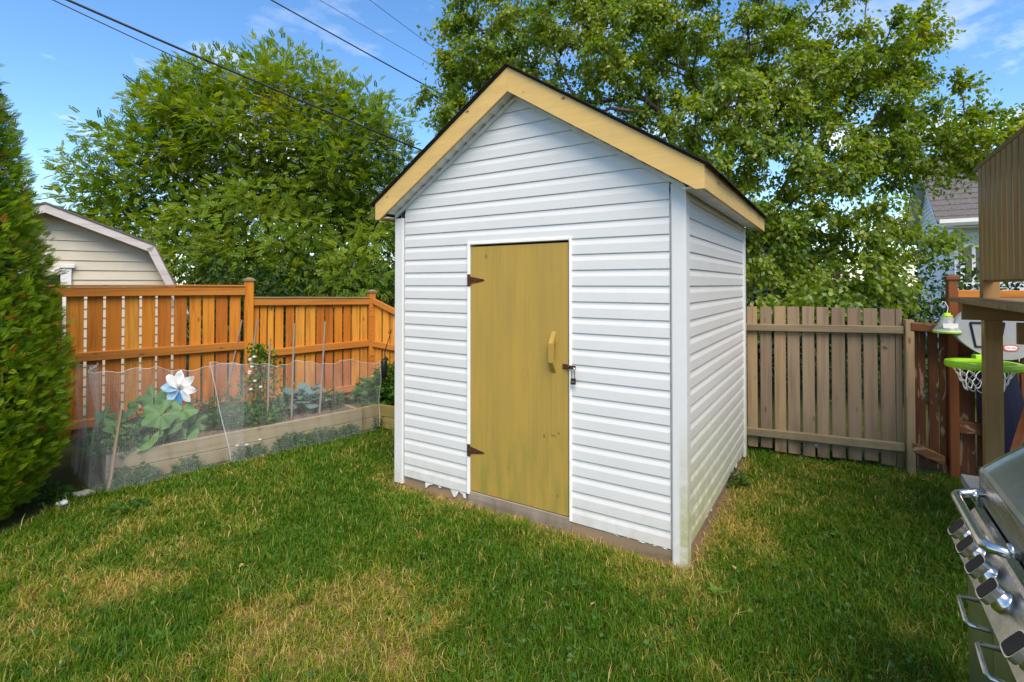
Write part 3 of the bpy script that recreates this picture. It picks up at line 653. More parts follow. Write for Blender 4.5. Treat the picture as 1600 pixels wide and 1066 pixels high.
# ------------------------------------------------------------------ raised beds
BA_ = Vector((-3.2, 4.05)); BANG = R_(44.8)
bed = empty('raised_bed', (BA_.x, BA_.y, 0), BANG, 'long raised bed of two stacked planks behind white netting, in front of the orange fence', 'planter', 'raised garden beds')
MB().box(.042, 1.1, -.0005, .038, .015, .130, .004).build('bed_board', M['bed_board'], bed); MB().box(1.102, 2.20, 0, .038, .015, .130, .004).build('bed_board', M['bed_board'], bed)
MB().box(.042, 2.20, 0, .038, .134, .262, .004).build('bed_board', M['bed_board'], bed)
MB().box(0, .040, 0, 1.0, .015, .130, .004).build('bed_board', M['bed_dark'], bed); MB().box(0, .040, 0, 1.0, .134, .262, .004).build('bed_board', M['bed_dark'], bed)
MB().box(.042, 2.2, .962, 1.0, .015, .25, .004).build('bed_board', M['bed_board'], bed)
MB().box(2.16, 2.198, .04, .96, .015, .25, .004).build('bed_board', M['bed_board'], bed)
MB().box(.042, .08, .04, .078, .0, .30, .004).build('bed_stake', M['stake'], bed)
def soil_mesh(x0, x1, y0, y1, z, n, mat, parent, name='soil'):
    xs = np.linspace(x0, x1, n * 2); ys = np.linspace(y0, y1, n); a, b = np.meshgrid(xs, ys, indexing='ij')
    zz = z + .03 * (vnoise(a + 3, b, .12) - .5) + .05 * (vnoise(a, b + 9, .35) - .5) + .02 * (vnoise(a, b, .045, _gr2) - .5)
    i = np.arange(a.size).reshape(a.shape); f = np.stack([i[:-1, :-1], i[1:, :-1], i[1:, 1:], i[:-1, 1:]], -1).reshape(-1, 4)
    return link_mesh(name, fast_mesh(name, np.stack([a, b, zz], -1).reshape(-1, 3), f), mat, parent, True)
soil_mesh(.042, 2.158, .04, .96, .225, 30, M['mulch'], bed)
b2p = Vector((-1.51, 5.79))
bed2 = empty('raised_bed', (b2p.x, b2p.y, 0), R_(-28), 'mossy greenish raised bed in the corner beside the shed, planted with broad green leaves', 'planter', 'raised garden beds')
MB().box(0, 1.2, 0, .038, .0, .125, .004).build('bed_board', M['bed_green'], bed2); MB().box(0, 1.2, 0, .038, .129, .256, .004).build('bed_board', M['bed_green'], bed2)
Mr = Matrix.Rotation(R_(44.8 + 28 + 180), 4, 'Z')
MB().box(.0, .25, -.04, -.002, .0, .125, .004, Mr).build('bed_board', M['bed_green'], bed2); MB().box(.0, .25, -.04, -.002, .129, .256, .004, Mr).build('bed_board', M['bed_green'], bed2)
soil_mesh(-.12, 1.15, .04, .95, .2, 16, M['soil'], bed2)

# ------------------------------------------------------------------ leaf clouds
def leaf_cloud(name, pos, out, size, mat, parent, droop=.3, aspect=.55, tint=None, flat=.5, kind='stuff', upv=None):
    """pos (n,3) leaf bases, out (n,3) directions; each leaf a folded rhombus of four points"""
    n = len(pos); d = unit(out + rng.normal(0, .45, (n, 3)) + np.array([0, 0, -droop]))
    up = unit(rng.normal(0, flat, (n, 3)) + (np.array([0, 0, 1.0]) if upv is None else upv)); sd_ = unit(np.cross(d, up)); nn = np.cross(sd_, d)
    L_ = (size * rng.uniform(.7, 1.25, n))[:, None]; w = L_ * aspect * .5
    a = pos; b = pos + d * L_ * .45 + sd_ * w + nn * L_ * .06; c = pos + d * L_ - nn * L_ * .10; e = pos + d * L_ * .45 - sd_ * w + nn * L_ * .06
    v = np.stack([a, b, c, e], 1).reshape(-1, 3); i = np.arange(n)[:, None] * 4
    f = np.concatenate([i + np.array([0, 1, 2]), i + np.array([0, 2, 3])], 0)
    t_ = np.clip(rng.normal(.45, .2, n), 0, 1) if tint is None else tint
    return link_mesh(name, fast_mesh(name, v, f, {'tint': np.repeat(t_, 4)}), mat, parent, False, kind)
def skeleton(trunk, clusters, r_tip, jitter=.12, sag=.0):
    """grow limbs from the trunk polyline to every cluster centre, thickness by the pipe rule"""
    P = [np.array(p, float) for p in trunk]; par = [-1] + list(range(len(trunk) - 1)); dist = [0.0]
    for i in range(1, len(P)): dist.append(dist[-1] + np.linalg.norm(P[i] - P[i - 1]))
    base = P[-1]; order = np.argsort([np.linalg.norm(c - P[len(P) // 2]) for c in clusters]); ends = {}
    for ci in order:
        c = clusters[ci]; A = np.array(P); dd = np.linalg.norm(A - c, axis=1) + .25 * np.array(dist) + np.where(A[:, 2] > c[2] + .25, .6, 0)
        dd[:max(1, len(trunk) // 3)] += 2
        j = int(np.argmin(dd)); s = P[j]; L_ = np.linalg.norm(c - s); k_ = max(2, int(L_ / .35))
        off = rng.normal(0, jitter * L_ * .5, 3)
        for q in range(1, k_ + 1):
            f = q / k_; p = s * (1 - f) + c * f + off * math.sin(math.pi * f) * .8 + np.array([0, 0, sag * L_ * math.sin(math.pi * f)]) + (rng.normal(0, .02, 3) if q < k_ else 0)
            P.append(p); par.append(j); dist.append(dist[j] + np.linalg.norm(p - P[j])); j = len(P) - 1
        ends[int(ci)] = j
    n = len(P); w = np.zeros(n); kids = [[] for _ in range(n)]
    for i in range(1, n): kids[par[i]].append(i)
    for i in range(n - 1, -1, -1):
        w[i] = r_tip ** 2.3 if not kids[i] else sum(w[k] for k in kids[i])
    return P, par, kids, w ** (1 / 2.3)
def tube_tree(P, kids, r, nt, b_trunk, b_limb, b_twig=None, rmax=.2):
    r = np.minimum(r, rmax); st = [(0, None)]
    while st:
        i, pp = st.pop(); ch = [i] if pp is None else [pp, i]; cur = i
        while kids[cur]:
            k = max(kids[cur], key=lambda q: r[q])
            for q in kids[cur]:
                if q != k: st.append((q, cur))
            ch.append(k); cur = k
        if len(ch) < 2: continue
        rr = [r[ch[1]] if (j == 0 and pp is not None) else r[q] for j, q in enumerate(ch)]
        (b_trunk if pp is None else b_limb).tube([P[q] for q in ch], rr, 9 if rr[0] > .05 else 5)
def sample_ell(specs, n, shell=.5):
    """specs: (px, py, rx, ry, Y, ry_depth, weight). points in space"""
    out = []; w = np.array([s[6] for s in specs], float); w /= w.sum()
    for i in rng.choice(len(specs), n, p=w):
        px, py, rx, ry, Yd, rd, _ = specs[i]; c = np.array(dp(px, py, Yd)); m = Yd / F
        d = unit(rng.normal(0, 1, 3)); q = rng.uniform(shell ** 3, 1) ** (1 / 3)
        out.append(c + d * q * np.array([rx * m, rd, ry * m]))
    return np.array(out)
def thin(c, dmin):
    keep = []
    for p in c:
        if all(np.linalg.norm(p - k) > dmin for k in keep): keep.append(p)
    return np.array(keep)

# big broad-leaved tree behind the shed
def broad_tree():
    root_xy = Vector((3.3, 7.6)); root = empty('leafy_tree', (root_xy.x, root_xy.y, 0), 0, 'large spreading broad-leaved tree behind the shed, drooping over the low pine fence', 'tree', 'trees beyond the fences')
    o = np.array([root_xy.x, root_xy.y, 0])
    sp = [(880, 90, 190, 150, 8.0, 1.5, 2.6), (1090, 30, 250, 150, 8.2, 1.6, 3.0), (1110, 230, 150, 120, 7.4, 1.2, 1.6), (1330, 190, 150, 120, 7.2, 1.2, 2.2), (1290, 400, 150, 90, 6.6, .9, 1.7),
          (1240, 330, 110, 120, 6.9, 1.0, 1.2), (745, 70, 65, 90, 7.8, .8, .7), (1500, 215, 85, 45, 6.9, .7, .8), (1420, 380, 85, 45, 6.5, .5, .7), (1440, 250, 80, 35, 6.8, .6, .4), (1250, 475, 60, 30, 5.75, .3, .45), (1360, 90, 75, 60, 7.6, .9, .7), (700, 165, 35, 40, 7.6, .4, .25), (1370, 430, 90, 35, 6.3, .5, .7), (1180, 120, 110, 100, 7.8, 1, 1.0)]
    cl = thin(sample_ell(sp, 780, .3), .28); cl = cl[cl[:, 2] > 1.25]
    sx, sy = shed_local(cl[:, 0], cl[:, 1]); inside = (sx > -SW - .5) & (sx < .5) & (sy < SD_ + .7) & (cl[:, 2] < 3.6)
    cl = cl[~inside]
    ex = 800 + F * cl[:, 0] / cl[:, 1]; ey = 444 - F * (cl[:, 2] - H) / cl[:, 1]
    cl = cl[~((ex > 1415) & (ex < 1560) & (ey > 245) & (ey < 470) & (rng.random(len(cl)) < .38))]      # the house shows through this thinner side of the crown
    trunk = [o, o + [.05, 0, .6], o + [.0, .05, 1.3], o + [-.12, .05, 2.0], o + [-.15, .0, 2.7], o + [-.05, 0, 3.4], o + [.1, .05, 4.2], o + [.25, 0, 5.2]]
    P, par, kids, r = skeleton(trunk, cl, .0088, .16, .06)
    tb, lb = MB(), MB(); tube_tree([Vector(p) - Vector(o) for p in P], kids, r, 8, tb, lb, rmax=.17)
    tb.build('trunk', M['bark'], root, True); lb.build('branches', M['bark'], root, True, 'stuff')
    pos, out, ti, ups = [], [], [], []; tw = MB(); cen = o + np.array([-.3, .4, 3.0])
    for c in cl:
        base_t = rng.normal(.42, .10)
        for q in range(7):
            d = unit(rng.normal(0, 1, 3) * [1, 1, .6] + unit(c - o - [0, 0, 2.5]) * .5); L_ = rng.uniform(.22, .44)
            m1 = c + d * L_ * .5 + [0, 0, .03]; e = c + d * L_ + np.array([0, 0, -.35 * L_])
            tw.tube([Vector(c - o), Vector(m1 - o), Vector(e - o)], [.005, .0035, .0015], 3, False)
            nl = 38; f = rng.random(nl)[:, None]
            p = np.where(f < .5, c + (m1 - c) * f * 2, m1 + (e - m1) * (f - .5) * 2) + rng.normal(0, .045, (nl, 3))
            ups.append(np.tile(unit(unit(c - cen) * 1.0 + np.array([0, -.15, .75])), (nl, 1))); pos.append(p - o); out.append(np.tile(d * [1, 1, .3], (nl, 1)) * .6 + rng.normal(0, .5, (nl, 3))); ti.append(np.clip(rng.normal(base_t, .17, nl) + (rng.random(nl) < .012) * .5, 0, 1))
    tw.build('twigs', M['bark'], root, False, 'stuff')
    leaf_cloud('foliage', np.concatenate(pos), np.concatenate(out), .070, M['birch'], root, droop=.7, aspect=.68, tint=np.concatenate(ti), flat=.55, upv=np.concatenate(ups))
broad_tree()

def rowan_tree():
    root_xy = Vector((-4.6, 11.2)); root = empty('rowan_tree', (root_xy.x, root_xy.y, 0), 0, 'wide feathery tree with compound leaves behind the orange fence, left of the shed', 'tree', 'trees beyond the fences')
    o = np.array([root_xy.x, root_xy.y, 0])
    sp = [(410, 215, 190, 125, 11.0, 1.6, 3.4), (260, 290, 130, 100, 10.6, 1.2, 1.6), (545, 250, 95, 115, 10.8, 1.3, 1.6), (430, 380, 200, 95, 10.3, 1.2, 2.4), (170, 318, 70, 40, 10.4, .5, .45), (590, 390, 60, 90, 10.2, .8, .8), (330, 420, 90, 50, 9.6, .6, .7), (300, 180, 70, 60, 11.0, .9, .7), (560, 445, 70, 40, 8.9, .5, .5)]
    cl = thin(sample_ell(sp, 1100, .35), .36)
    trunk = [o, o + [.05, 0, .8], o + [.1, 0, 1.6], o + [.0, 0, 2.4], o + [-.1, .1, 3.3], o + [0, 0, 4.2], o + [.1, 0, 5.0]]
    P, par, kids, r = skeleton(trunk, cl, .009, .14, .05)
    tb, lb = MB(), MB(); tube_tree([Vector(p) - Vector(o) for p in P], kids, r, 8, tb, lb, rmax=.15)
    tb.build('trunk', M['bark'], root, True); lb.build('branches', M['bark'], root, True, 'stuff')
    # compound leaves: a rachis with seven pairs of leaflets
    n = len(cl) * 80; ci = np.repeat(np.arange(len(cl)), 80)
    c = cl[ci]; rad = unit(rng.normal(0, 1, (n, 3)) * [1, 1, .75]); base = c + rad * (rng.random(n) ** .5 * .46)[:, None]
    outd = unit(c - (o + [0, 0, 2.2])) * .5 + rad * .7 + [0, 0, -.12]; d = unit(outd + rng.normal(0, .35, (n, 3))); up = unit(unit(c - (o + [0, .5, 2.6])) * 1.0 + np.array([0, -.15, .8]) + rng.normal(0, .35, (n, 3))); s = unit(np.cross(d, up)); nn = np.cross(s, d)
    L_ = rng.uniform(.11, .19, n)[:, None]; tint = np.clip(np.repeat(rng.normal(.50, .13, len(cl)), 80) + rng.normal(0, .13, n), 0, 1)
    V = []; T = []
    for k_ in range(13):
        f = .22 + .78 * (k_ // 2) / 6; sg = 1 if k_ % 2 else -1
        p = base + d * L_ * f - nn * L_ * .25 * f * f; ld = unit(s * sg * .9 + d * .45) if k_ < 12 else d; ll = L_ * .33; lw = unit(np.cross(ld, nn)) * L_ * .10
        V.append(np.stack([p, p + ld * ll * .5 + lw, p + ld * ll - nn * ll * .15, p + ld * ll * .5 - lw], 1)); T.append(tint)
    V = np.concatenate(V).reshape(-1, 3) - o; i = np.arange(len(V) // 4)[:, None] * 4
    link_mesh('foliage', fast_mesh('rowan_foliage', V, i + np.arange(4), {'tint': np.repeat(np.concatenate(T), 4)}), M['rowan'], root, False, 'stuff')
rowan_tree()

def cedar():
    c0 = np.array([-3.97, 3.36, 0]); root = empty('cedar_tree', tuple(c0), 0, 'dense bright green columnar cedar at the left edge of the lawn', 'tree')
    zs = np.array([0, .2, .5, .83, 1.62, 2.25, 3.06, 3.8, 4.4]); rs = np.array([.55, .72, .84, .87, .75, .64, .44, .22, .02])
    tk = MB(); tk.tube([(0, 0, -.05), (.02, 0, 1), (0, .02, 2.5), (0, 0, 4.1)], [.09, .07, .04, .01], 8); tk.build('trunk', M['bark'], root, True)
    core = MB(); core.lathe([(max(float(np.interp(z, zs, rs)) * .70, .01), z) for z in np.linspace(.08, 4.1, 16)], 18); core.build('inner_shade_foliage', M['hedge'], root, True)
    n = 44000; z = 4.4 * (1 - np.sqrt(rng.random(n))) * .985 + .01; z = np.where(rng.random(n) < .12, rng.uniform(.02, .5, n), z); a = rng.uniform(0, 2 * math.pi, n)
    lump = .10 * (vnoise(a * 2.3, z, .35) - .5) + .07 * (vnoise(a * 2.3 + 5, z, .14, _gr2) - .5)
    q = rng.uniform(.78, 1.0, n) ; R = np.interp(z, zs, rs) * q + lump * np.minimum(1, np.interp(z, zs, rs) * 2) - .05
    p = np.stack([R * np.cos(a), R * np.sin(a), z], 1)
    rd = np.stack([np.cos(a), np.sin(a), np.zeros(n)], 1)
    d = unit(rd * .8 + [0, 0, .55] + rng.normal(0, .38, (n, 3))); s = unit(np.cross(d, rng.normal(0, 1, (n, 3)))); nn = np.cross(s, d)
    L_ = rng.uniform(.038, .074, n)[:, None]
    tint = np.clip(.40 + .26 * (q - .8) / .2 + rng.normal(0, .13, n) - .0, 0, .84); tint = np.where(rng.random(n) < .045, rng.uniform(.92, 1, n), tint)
    V, T = [], []
    for k_ in range(9):
        f = .08 + .72 * (k_ // 2) / 4; sg = (1 if k_ % 2 else -1); b0 = p + d * L_ * f
        ld = unit(d + s * sg * (.75 - .25 * f)) if k_ < 8 else d; ll = L_ * (.55 - .28 * f); lw = unit(np.cross(ld, nn)) * L_ * .055
        V.append(np.stack([b0 - lw * .5, b0 + ld * ll * .55 + lw, b0 + ld * ll, b0 + ld * ll * .5 - lw], 1)); T.append(tint)
    V = np.concatenate(V).reshape(-1, 3); i = np.arange(len(V) // 4)[:, None] * 4
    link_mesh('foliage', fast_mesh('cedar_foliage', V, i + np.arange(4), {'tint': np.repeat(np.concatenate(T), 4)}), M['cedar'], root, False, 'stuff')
cedar()

# far hedges beyond the fences close the gaps between boards
def hedge(name, label, p0, p1, h, depth, n, size=.09):
    p0 = np.array(p0); p1 = np.array(p1); root = empty(name, (p0[0], p0[1], 0), 0, label, 'hedge'); f = rng.random(n)[:, None]
    ht = h * (.75 + .5 * vnoise(f[:, 0] * 9, f[:, 0] * 0, .8))
    p = p0 + (p1 - p0) * f; pos = np.stack([p[:, 0] + rng.normal(0, depth, n), p[:, 1] + rng.normal(0, depth, n), rng.random(n) ** .8 * ht], 1) - [p0[0], p0[1], 0]
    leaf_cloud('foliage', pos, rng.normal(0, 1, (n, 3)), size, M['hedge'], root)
    b = MB()
    for q in np.linspace(.05, .95, 9):
        b_ = (p1 - p0) * q; b.tube([(b_[0], b_[1], 0), (b_[0] + rn(-.1, .1), b_[1], h * .8)], [.03, .01], 5)
    b.build('stems', M['bark'], root)
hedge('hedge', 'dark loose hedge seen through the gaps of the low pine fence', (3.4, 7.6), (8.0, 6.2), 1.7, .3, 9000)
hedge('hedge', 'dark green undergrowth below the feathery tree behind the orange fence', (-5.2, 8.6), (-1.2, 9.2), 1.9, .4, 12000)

# ------------------------------------------------------------------ neighbour buildings
def lap_wall(root, x0f, x1f, z0, z1, e, mat, y=0.0, proud=.014):
    """boards between height dependent ends"""
    z = z0
    while z < z1 - .01:
        zt = min(z + e, z1); a0, a1 = x0f(z), x1f(z); c0, c1 = x0f(zt), x1f(zt)
        if a1 - a0 > .03:
            MB().add([(a0, y - proud, z), (a1, y - proud, z), (c1, y - .002, zt), (c0, y - .002, zt), (a0, y + .004, z), (a1, y + .004, z), (c1, y + .004, zt), (c0, y + .004, zt)],
                     [(0, 1, 2, 3), (4, 7, 6, 5), (0, 4, 5, 1), (1, 5, 6, 2), (2, 6, 7, 3), (3, 7, 4, 0)]).build('siding_board', mat, root)
        z += e
gs = empty('neighbour_shed', (-5.1, 5.8, 0), LA, 'cream sided shed with a white gambrel roof edge, beyond the orange fence on the left', 'shed')
ap, kn, ev = (-.15, 2.49), (.835, 2.08), (1.20, 1.25)
def gx1(z): return kn[0] + (kn[1] - z) / (kn[1] - ev[1]) * (ev[0] - kn[0]) if z < kn[1] else ap[0] + (ap[1] - z) / (ap[1] - kn[1]) * (kn[0] - ap[0])
ge1 = lambda z: min(gx1(max(z, ev[1])) - .06, 1.12); ge0 = lambda z: 2 * ap[0] - ge1(z)
lap_wall(gs, ge0, ge1, .1, 2.42, .112, M['cream'])
b = MB(); pr = [(1.1, 0), (1.1, 1.25), (kn[0] - .06, kn[1] - .05), (ap[0], ap[1] - .05), (2 * ap[0] - kn[0] + .06, kn[1] - .05), (2 * ap[0] - 1.1, 1.25), (2 * ap[0] - 1.1, 0)]
b.prism(pr, 'y', .006, 2.6); b.build('wall', M['cream'], gs)
for s in (1, -1):
    mx_ = lambda x: x if s > 0 else 2 * ap[0] - x
    for (a, c_) in ((ap, kn), (kn, ev)):
        dx, dz = c_[0] - a[0], c_[1] - a[1]; l_ = math.hypot(dx, dz); nx_, nz_ = dz / l_, -dx / l_
        w = .085
        MB().prism([(mx_(a[0]), a[1]), (mx_(c_[0]), c_[1]), (mx_(c_[0] + nx_ * w), c_[1] + nz_ * w), (mx_(a[0] + (nx_ * w if a is kn else 0)), a[1] + (nz_ * w if a is kn else -w * 1.08))], 'y', -.20, -.18).build('rake_board', M['rake_grey'], gs)
        MB().prism([(mx_(a[0] + nx_ * .03), a[1] + nz_ * .03), (mx_(c_[0] + nx_ * .03), c_[1] + nz_ * .03), (mx_(c_[0] + nx_ * .04), c_[1] + nz_ * .04), (mx_(a[0] + nx_ * .04), a[1] + nz_ * .04)], 'y', -.178, .0).build('soffit_panel', M['grey_shelf'], gs)
        MB().prism([(mx_(a[0]), a[1] + .004), (mx_(c_[0]) , c_[1] + .004), (mx_(c_[0] - nx_ * .02), c_[1] - nz_ * .02), (mx_(a[0]), a[1] + .025)], 'y', -.21, 2.7).build('roof', M['grey_roof'], gs)
wf = MB(); wf.box(-.02, .075, -.035, -.016, .75, 1.80, .004); wf.box(-.03, .10, -.05, -.016, 1.80, 1.845, .004); wf.box(-.75, -.655, -.035, -.016, .75, 1.80, .004); wf.box(-.655, -.02, -.034, -.016, 1.72, 1.80); wf.build('window_frame', M['white_trim'], gs)
MB().box(-.655, -.02, -.022, -.016, .8, 1.72).build('window_pane', M['glass'], gs)

hs = empty('neighbour_house', (9.53, 11.0, 0), UA, 'pale grey sided house with grey shingle roof and white gutter, beyond the right fence', 'house')
lap_wall(hs, lambda z: 0, lambda z: 8, .2, 3.1, .115, M['pale_wall'])
MB().box(0, 8, .008, 6, 0, 3.1).build('wall', M['pale_wall'], hs)
gsl = .62
def side_lap():
    z = .2
    while z < 3.1 + 3 * gsl - .1:
        y0, y1 = (0, 6) if z < 3.1 else ((z - 3.1) / gsl, 6 - (z - 3.1) / gsl); zt = z + .115
        MB().add([(-.016, y0, z), (-.016, y1, z), (-.003, y1, zt), (-.003, y0, zt), (0, y0, z), (0, y1, z)], [(0, 1, 2, 3), (0, 4, 5, 1)]).build('siding_board', M['pale_wall'], hs); z += .115
side_lap()
MB().prism([(0, 3.1), (6, 3.1), (3, 3.1 + 3 * gsl)], 'x', .004, 8).build('gable', M['pale_wall'], hs)
for s in (0, 1):
    y = lambda q: q if s == 0 else 6 - q
    MB().prism([(y(-.35), 3.1 - .35 * gsl + .02), (y(3), 3.1 + 3 * gsl + .06), (y(3), 3.1 + 3 * gsl - .12), (y(-.35), 3.1 - .35 * gsl - .16)], 'x', -.30, -.27).build('rake_board', M['white_trim'], hs)
    for r_ in range(14):
        a, c_ = -.38 + 3.38 * r_ / 14, -.38 + 3.38 * (r_ + 1) / 14 + .02
        MB().prism([(y(a), 3.1 + a * gsl + .03), (y(c_), 3.1 + c_ * gsl + .03), (y(c_), 3.1 + c_ * gsl + .05), (y(a), 3.1 + a * gsl + .075)], 'x', -.33, 8.2).build('shingle_row', M['grey_roof'], hs)
MB().prism([(-.50, 2.98), (-.36, 2.98), (-.36, 2.84), (-.46, 2.84), (-.50, 2.9)], 'x', -.30, 8.2).build('gutter', M['white_trim'], hs)
for s in (0, 1):
    y = lambda q: q if s == 0 else 6 - q
    MB().prism([(y(-.33), 3.1 - .33 * gsl - .03), (y(3), 3.1 + 3 * gsl - .03), (y(3), 3.1 + 3 * gsl + .01), (y(-.33), 3.1 - .33 * gsl + .01)], 'x', -.268, -.018).build('gable_soffit', M['white_trim'], hs)
MB().box(-.26, 8.2, -.36, -.002, 2.80, 2.83).build('soffit', M['white_trim'], hs)
def window(root, x0, x1, z0, z1):
    fr_ = MB(); w = .07
    fr_.box(x0 - w, x0, -.05, -.016, z0 - w, z1 + w, .004); fr_.box(x1, x1 + w, -.05, -.016, z0 - w, z1 + w, .004); fr_.box(x0, x1, -.049, -.016, z1, z1 + w); fr_.box(x0, x1, -.049, -.016, z0 - w, z0); fr_.box((x0 + x1) / 2 - .03, (x0 + x1) / 2 + .03, -.045, -.016, z0, z1)
    o = fr_.build('window_frame', M['white_trim'], root); MB().box(x0, x1, -.026, -.018, z0, z1).build('window_pane', M['glass'], o)
window(hs, .16, .46, 1.65, 2.4); window(hs, 2.2, 3.4, 1.3, 2.5)

gr_ = empty('neighbour_garage', (3.78, 8.6, 0), R_(-26), 'low white sided outbuilding glimpsed through the gaps of the pine fence', 'outbuilding')
lap_wall(gr_, lambda z: 0, lambda z: 1.0, .1, 1.9, .10, M['garage_white']); MB().box(0, 1.0, .008, 1.6, 0, 1.9).build('wall', M['garage_white'], gr_)
MB().prism([(-.2, 1.9), (1.8, 1.9), (.8, 2.35)], 'x', -.15, 1.15).build('roof', M['grey_roof'], gr_)

# ------------------------------------------------------------------ overhead cables
def cable(label, a, b_, r, sag, far=.8):
    a, b_ = Vector(a), Vector(b_); d = b_ - a; s = a - d * .5; e = b_ + d * far; pts = []
    for i in range(41):
        f = i / 40; p = s + (e - s) * f; p.z += sag * ((2 * f - 1) ** 2 - 1) + sag * .55; pts.append(p - s)
    o = MB().tube(pts, r, 7).build('overhead_cable', M['cable'], None, True); o.location = s
    tag(o, label, 'cable', 'overhead cables')
cable('thickest black cable, crossing in front of the feathery left tree', dp(110, 0, 6.4), dp(660, 232, 9.4), .016, .12)
cable('thin cable running just below the thickest one at the upper left', dp(86, 0, 6.42), dp(420, 150, 8.0), .007, .10)
cable('second cable, reaching the shed roof just left of its peak', dp(425, 0, 7.6), dp(735, 170, 9.0), .011, .05)
cable('very thin cable between the second cable and the rightmost wire', dp(500, 0, 9.6), dp(760, 150, 11.4), .005, .04)
cable('rightmost thin wire, vanishing into the tree above the shed', dp(578, 0, 10), dp(700, 90, 11), .005, .03)

# ------------------------------------------------------------------ garden things
def netting(label, path, top, bottom, n, nv, seed, skew=0.0):
    """soft sheet following a ground path; top and bottom heights vary along it"""
    path = [np.array(p, float) for p in path]; seg = [np.linalg.norm(path[i + 1] - path[i]) for i in range(len(path) - 1)]; tot = sum(seg); vs = []
    for i in range(n + 1):
        f = i / n; d = f * tot; k_ = 0
        while k_ < len(seg) - 1 and d > seg[k_]: d -= seg[k_]; k_ += 1
        p = path[k_] + (path[k_ + 1] - path[k_]) * min(d / seg[k_], 1); t_ = path[k_ + 1] - path[k_]; t_ = t_ / np.linalg.norm(t_); nr = np.array([t_[1], -t_[0]])
        zt, zb_ = np.interp(f, *top), np.interp(f, *bottom)
        for j in range(nv + 1):
            g = j / nv; wv = .022 * math.sin(f * 31 + seed + g) * g + .030 * math.sin(f * 9 + 2 * seed + g * 2) * g + .014 * math.sin(f * 67 + g * 5) + .008 * math.sin(f * 120 + g * 11) + .01 * math.sin(g * 9 + f * 13)
            q = p + nr * (wv + .035 * (1 - g) ** 2) + t_ * skew * (1 - g) * (1 - f) ** 3; vs.append((q[0], q[1], zb_ + (zt - zb_) * g + (.014 * math.sin(f * 23 + seed) - .03 * abs(math.sin(f * 9.4 + seed)) + .006 * math.sin(f * 71)) * g))
    fs = [(i * (nv + 1) + j, (i + 1) * (nv + 1) + j, (i + 1) * (nv + 1) + j + 1, i * (nv + 1) + j + 1) for i in range(n) for j in range(nv)]
    o = MB().add(vs, fs).build('garden_netting', M['net'], None, True)
    at = o.data.attributes.new('along', 'FLOAT', 'POINT'); at.data.foreach_set('value', np.repeat(np.linspace(0, tot, n + 1), nv + 1).astype(np.float32))
    o.location = (BA_.x, BA_.y, 0); o.rotation_euler = (0, 0, BANG)
    hem = MB()
    hem.tube([vs[i * (nv + 1) + nv] for i in range(n + 1)], .0025, 4)
    if seed > 1: hem.tube([vs[n * (nv + 1) + j] for j in range(nv + 1)], .003, 4)
    if seed > 1: hem.tube([vs[j] for j in range(nv + 1)], .004, 4)
    hem.build('hem', M['hem'], o)
    return tag(o, label, 'netting', 'insect netting round the long bed')
netting('near left sheet of white netting, wrapped round the end of the long bed', [(-.10, .75), (-.07, -.03), (.0, -.08), (.98, -.075)], ([0, .45, .62, 1], [.92, .98, .93, .90]), ([0, .5, 1], [.02, .01, .02]), 130, 14, .4)
netting('right sheet of white netting, its loose end hanging past the far corner of the bed', [(.70, -.095), (1.5, -.09), (2.34, -.10)], ([0, .3, .8, 1], [.945, .88, .82, .80]), ([0, .1, .6, .95, 1], [.045, .02, .015, .03, .06]), 110, 14, 2.1, .16)

STK = [((166, 768), 0.0, (190, 640), 'bent stake at the near corner of the netted bed'), ((348, 628), .25, (378, 500), 'leaning stake left of the tall fence post'), ((384, 640), .25, (402, 498), 'leaning stake just right of the tall fence post'),
       ((417, 663), .22, (422, 535), 'short upright stake beside the climbing pea vine'), ((455, 655), .22, (460, 505), 'tall straight stake in the middle of the netted bed'), ((498, 650), .22, (508, 502), 'tall stake at the right of the netted bed')]
for b0, zb_, t0, lab in STK:
    p = gp(*b0, zb_); q = dp(*t0, p.y + .03); q = Vector((q.x, q.y, q.z)); e = empty('garden_stake', (p.x, p.y, p.z - .08), 0, lab, 'stake', 'wooden stakes in the long bed')
    h_ = q - p; w = .011 if zb_ else .013; pts = [Vector((0, 0, 0)), Vector((h_.x * .3 + rn(-.008, .008), h_.y * .3, (h_.z + .08) * .3)), Vector((h_.x * .65 + rn(-.006, .006), h_.y * .65, (h_.z + .08) * .65)), Vector((h_.x, h_.y, h_.z + .08))]
    MB().tube(pts, [w, w, w * .95, w * .8], 6).build('stake_shaft', M['stake'], e)

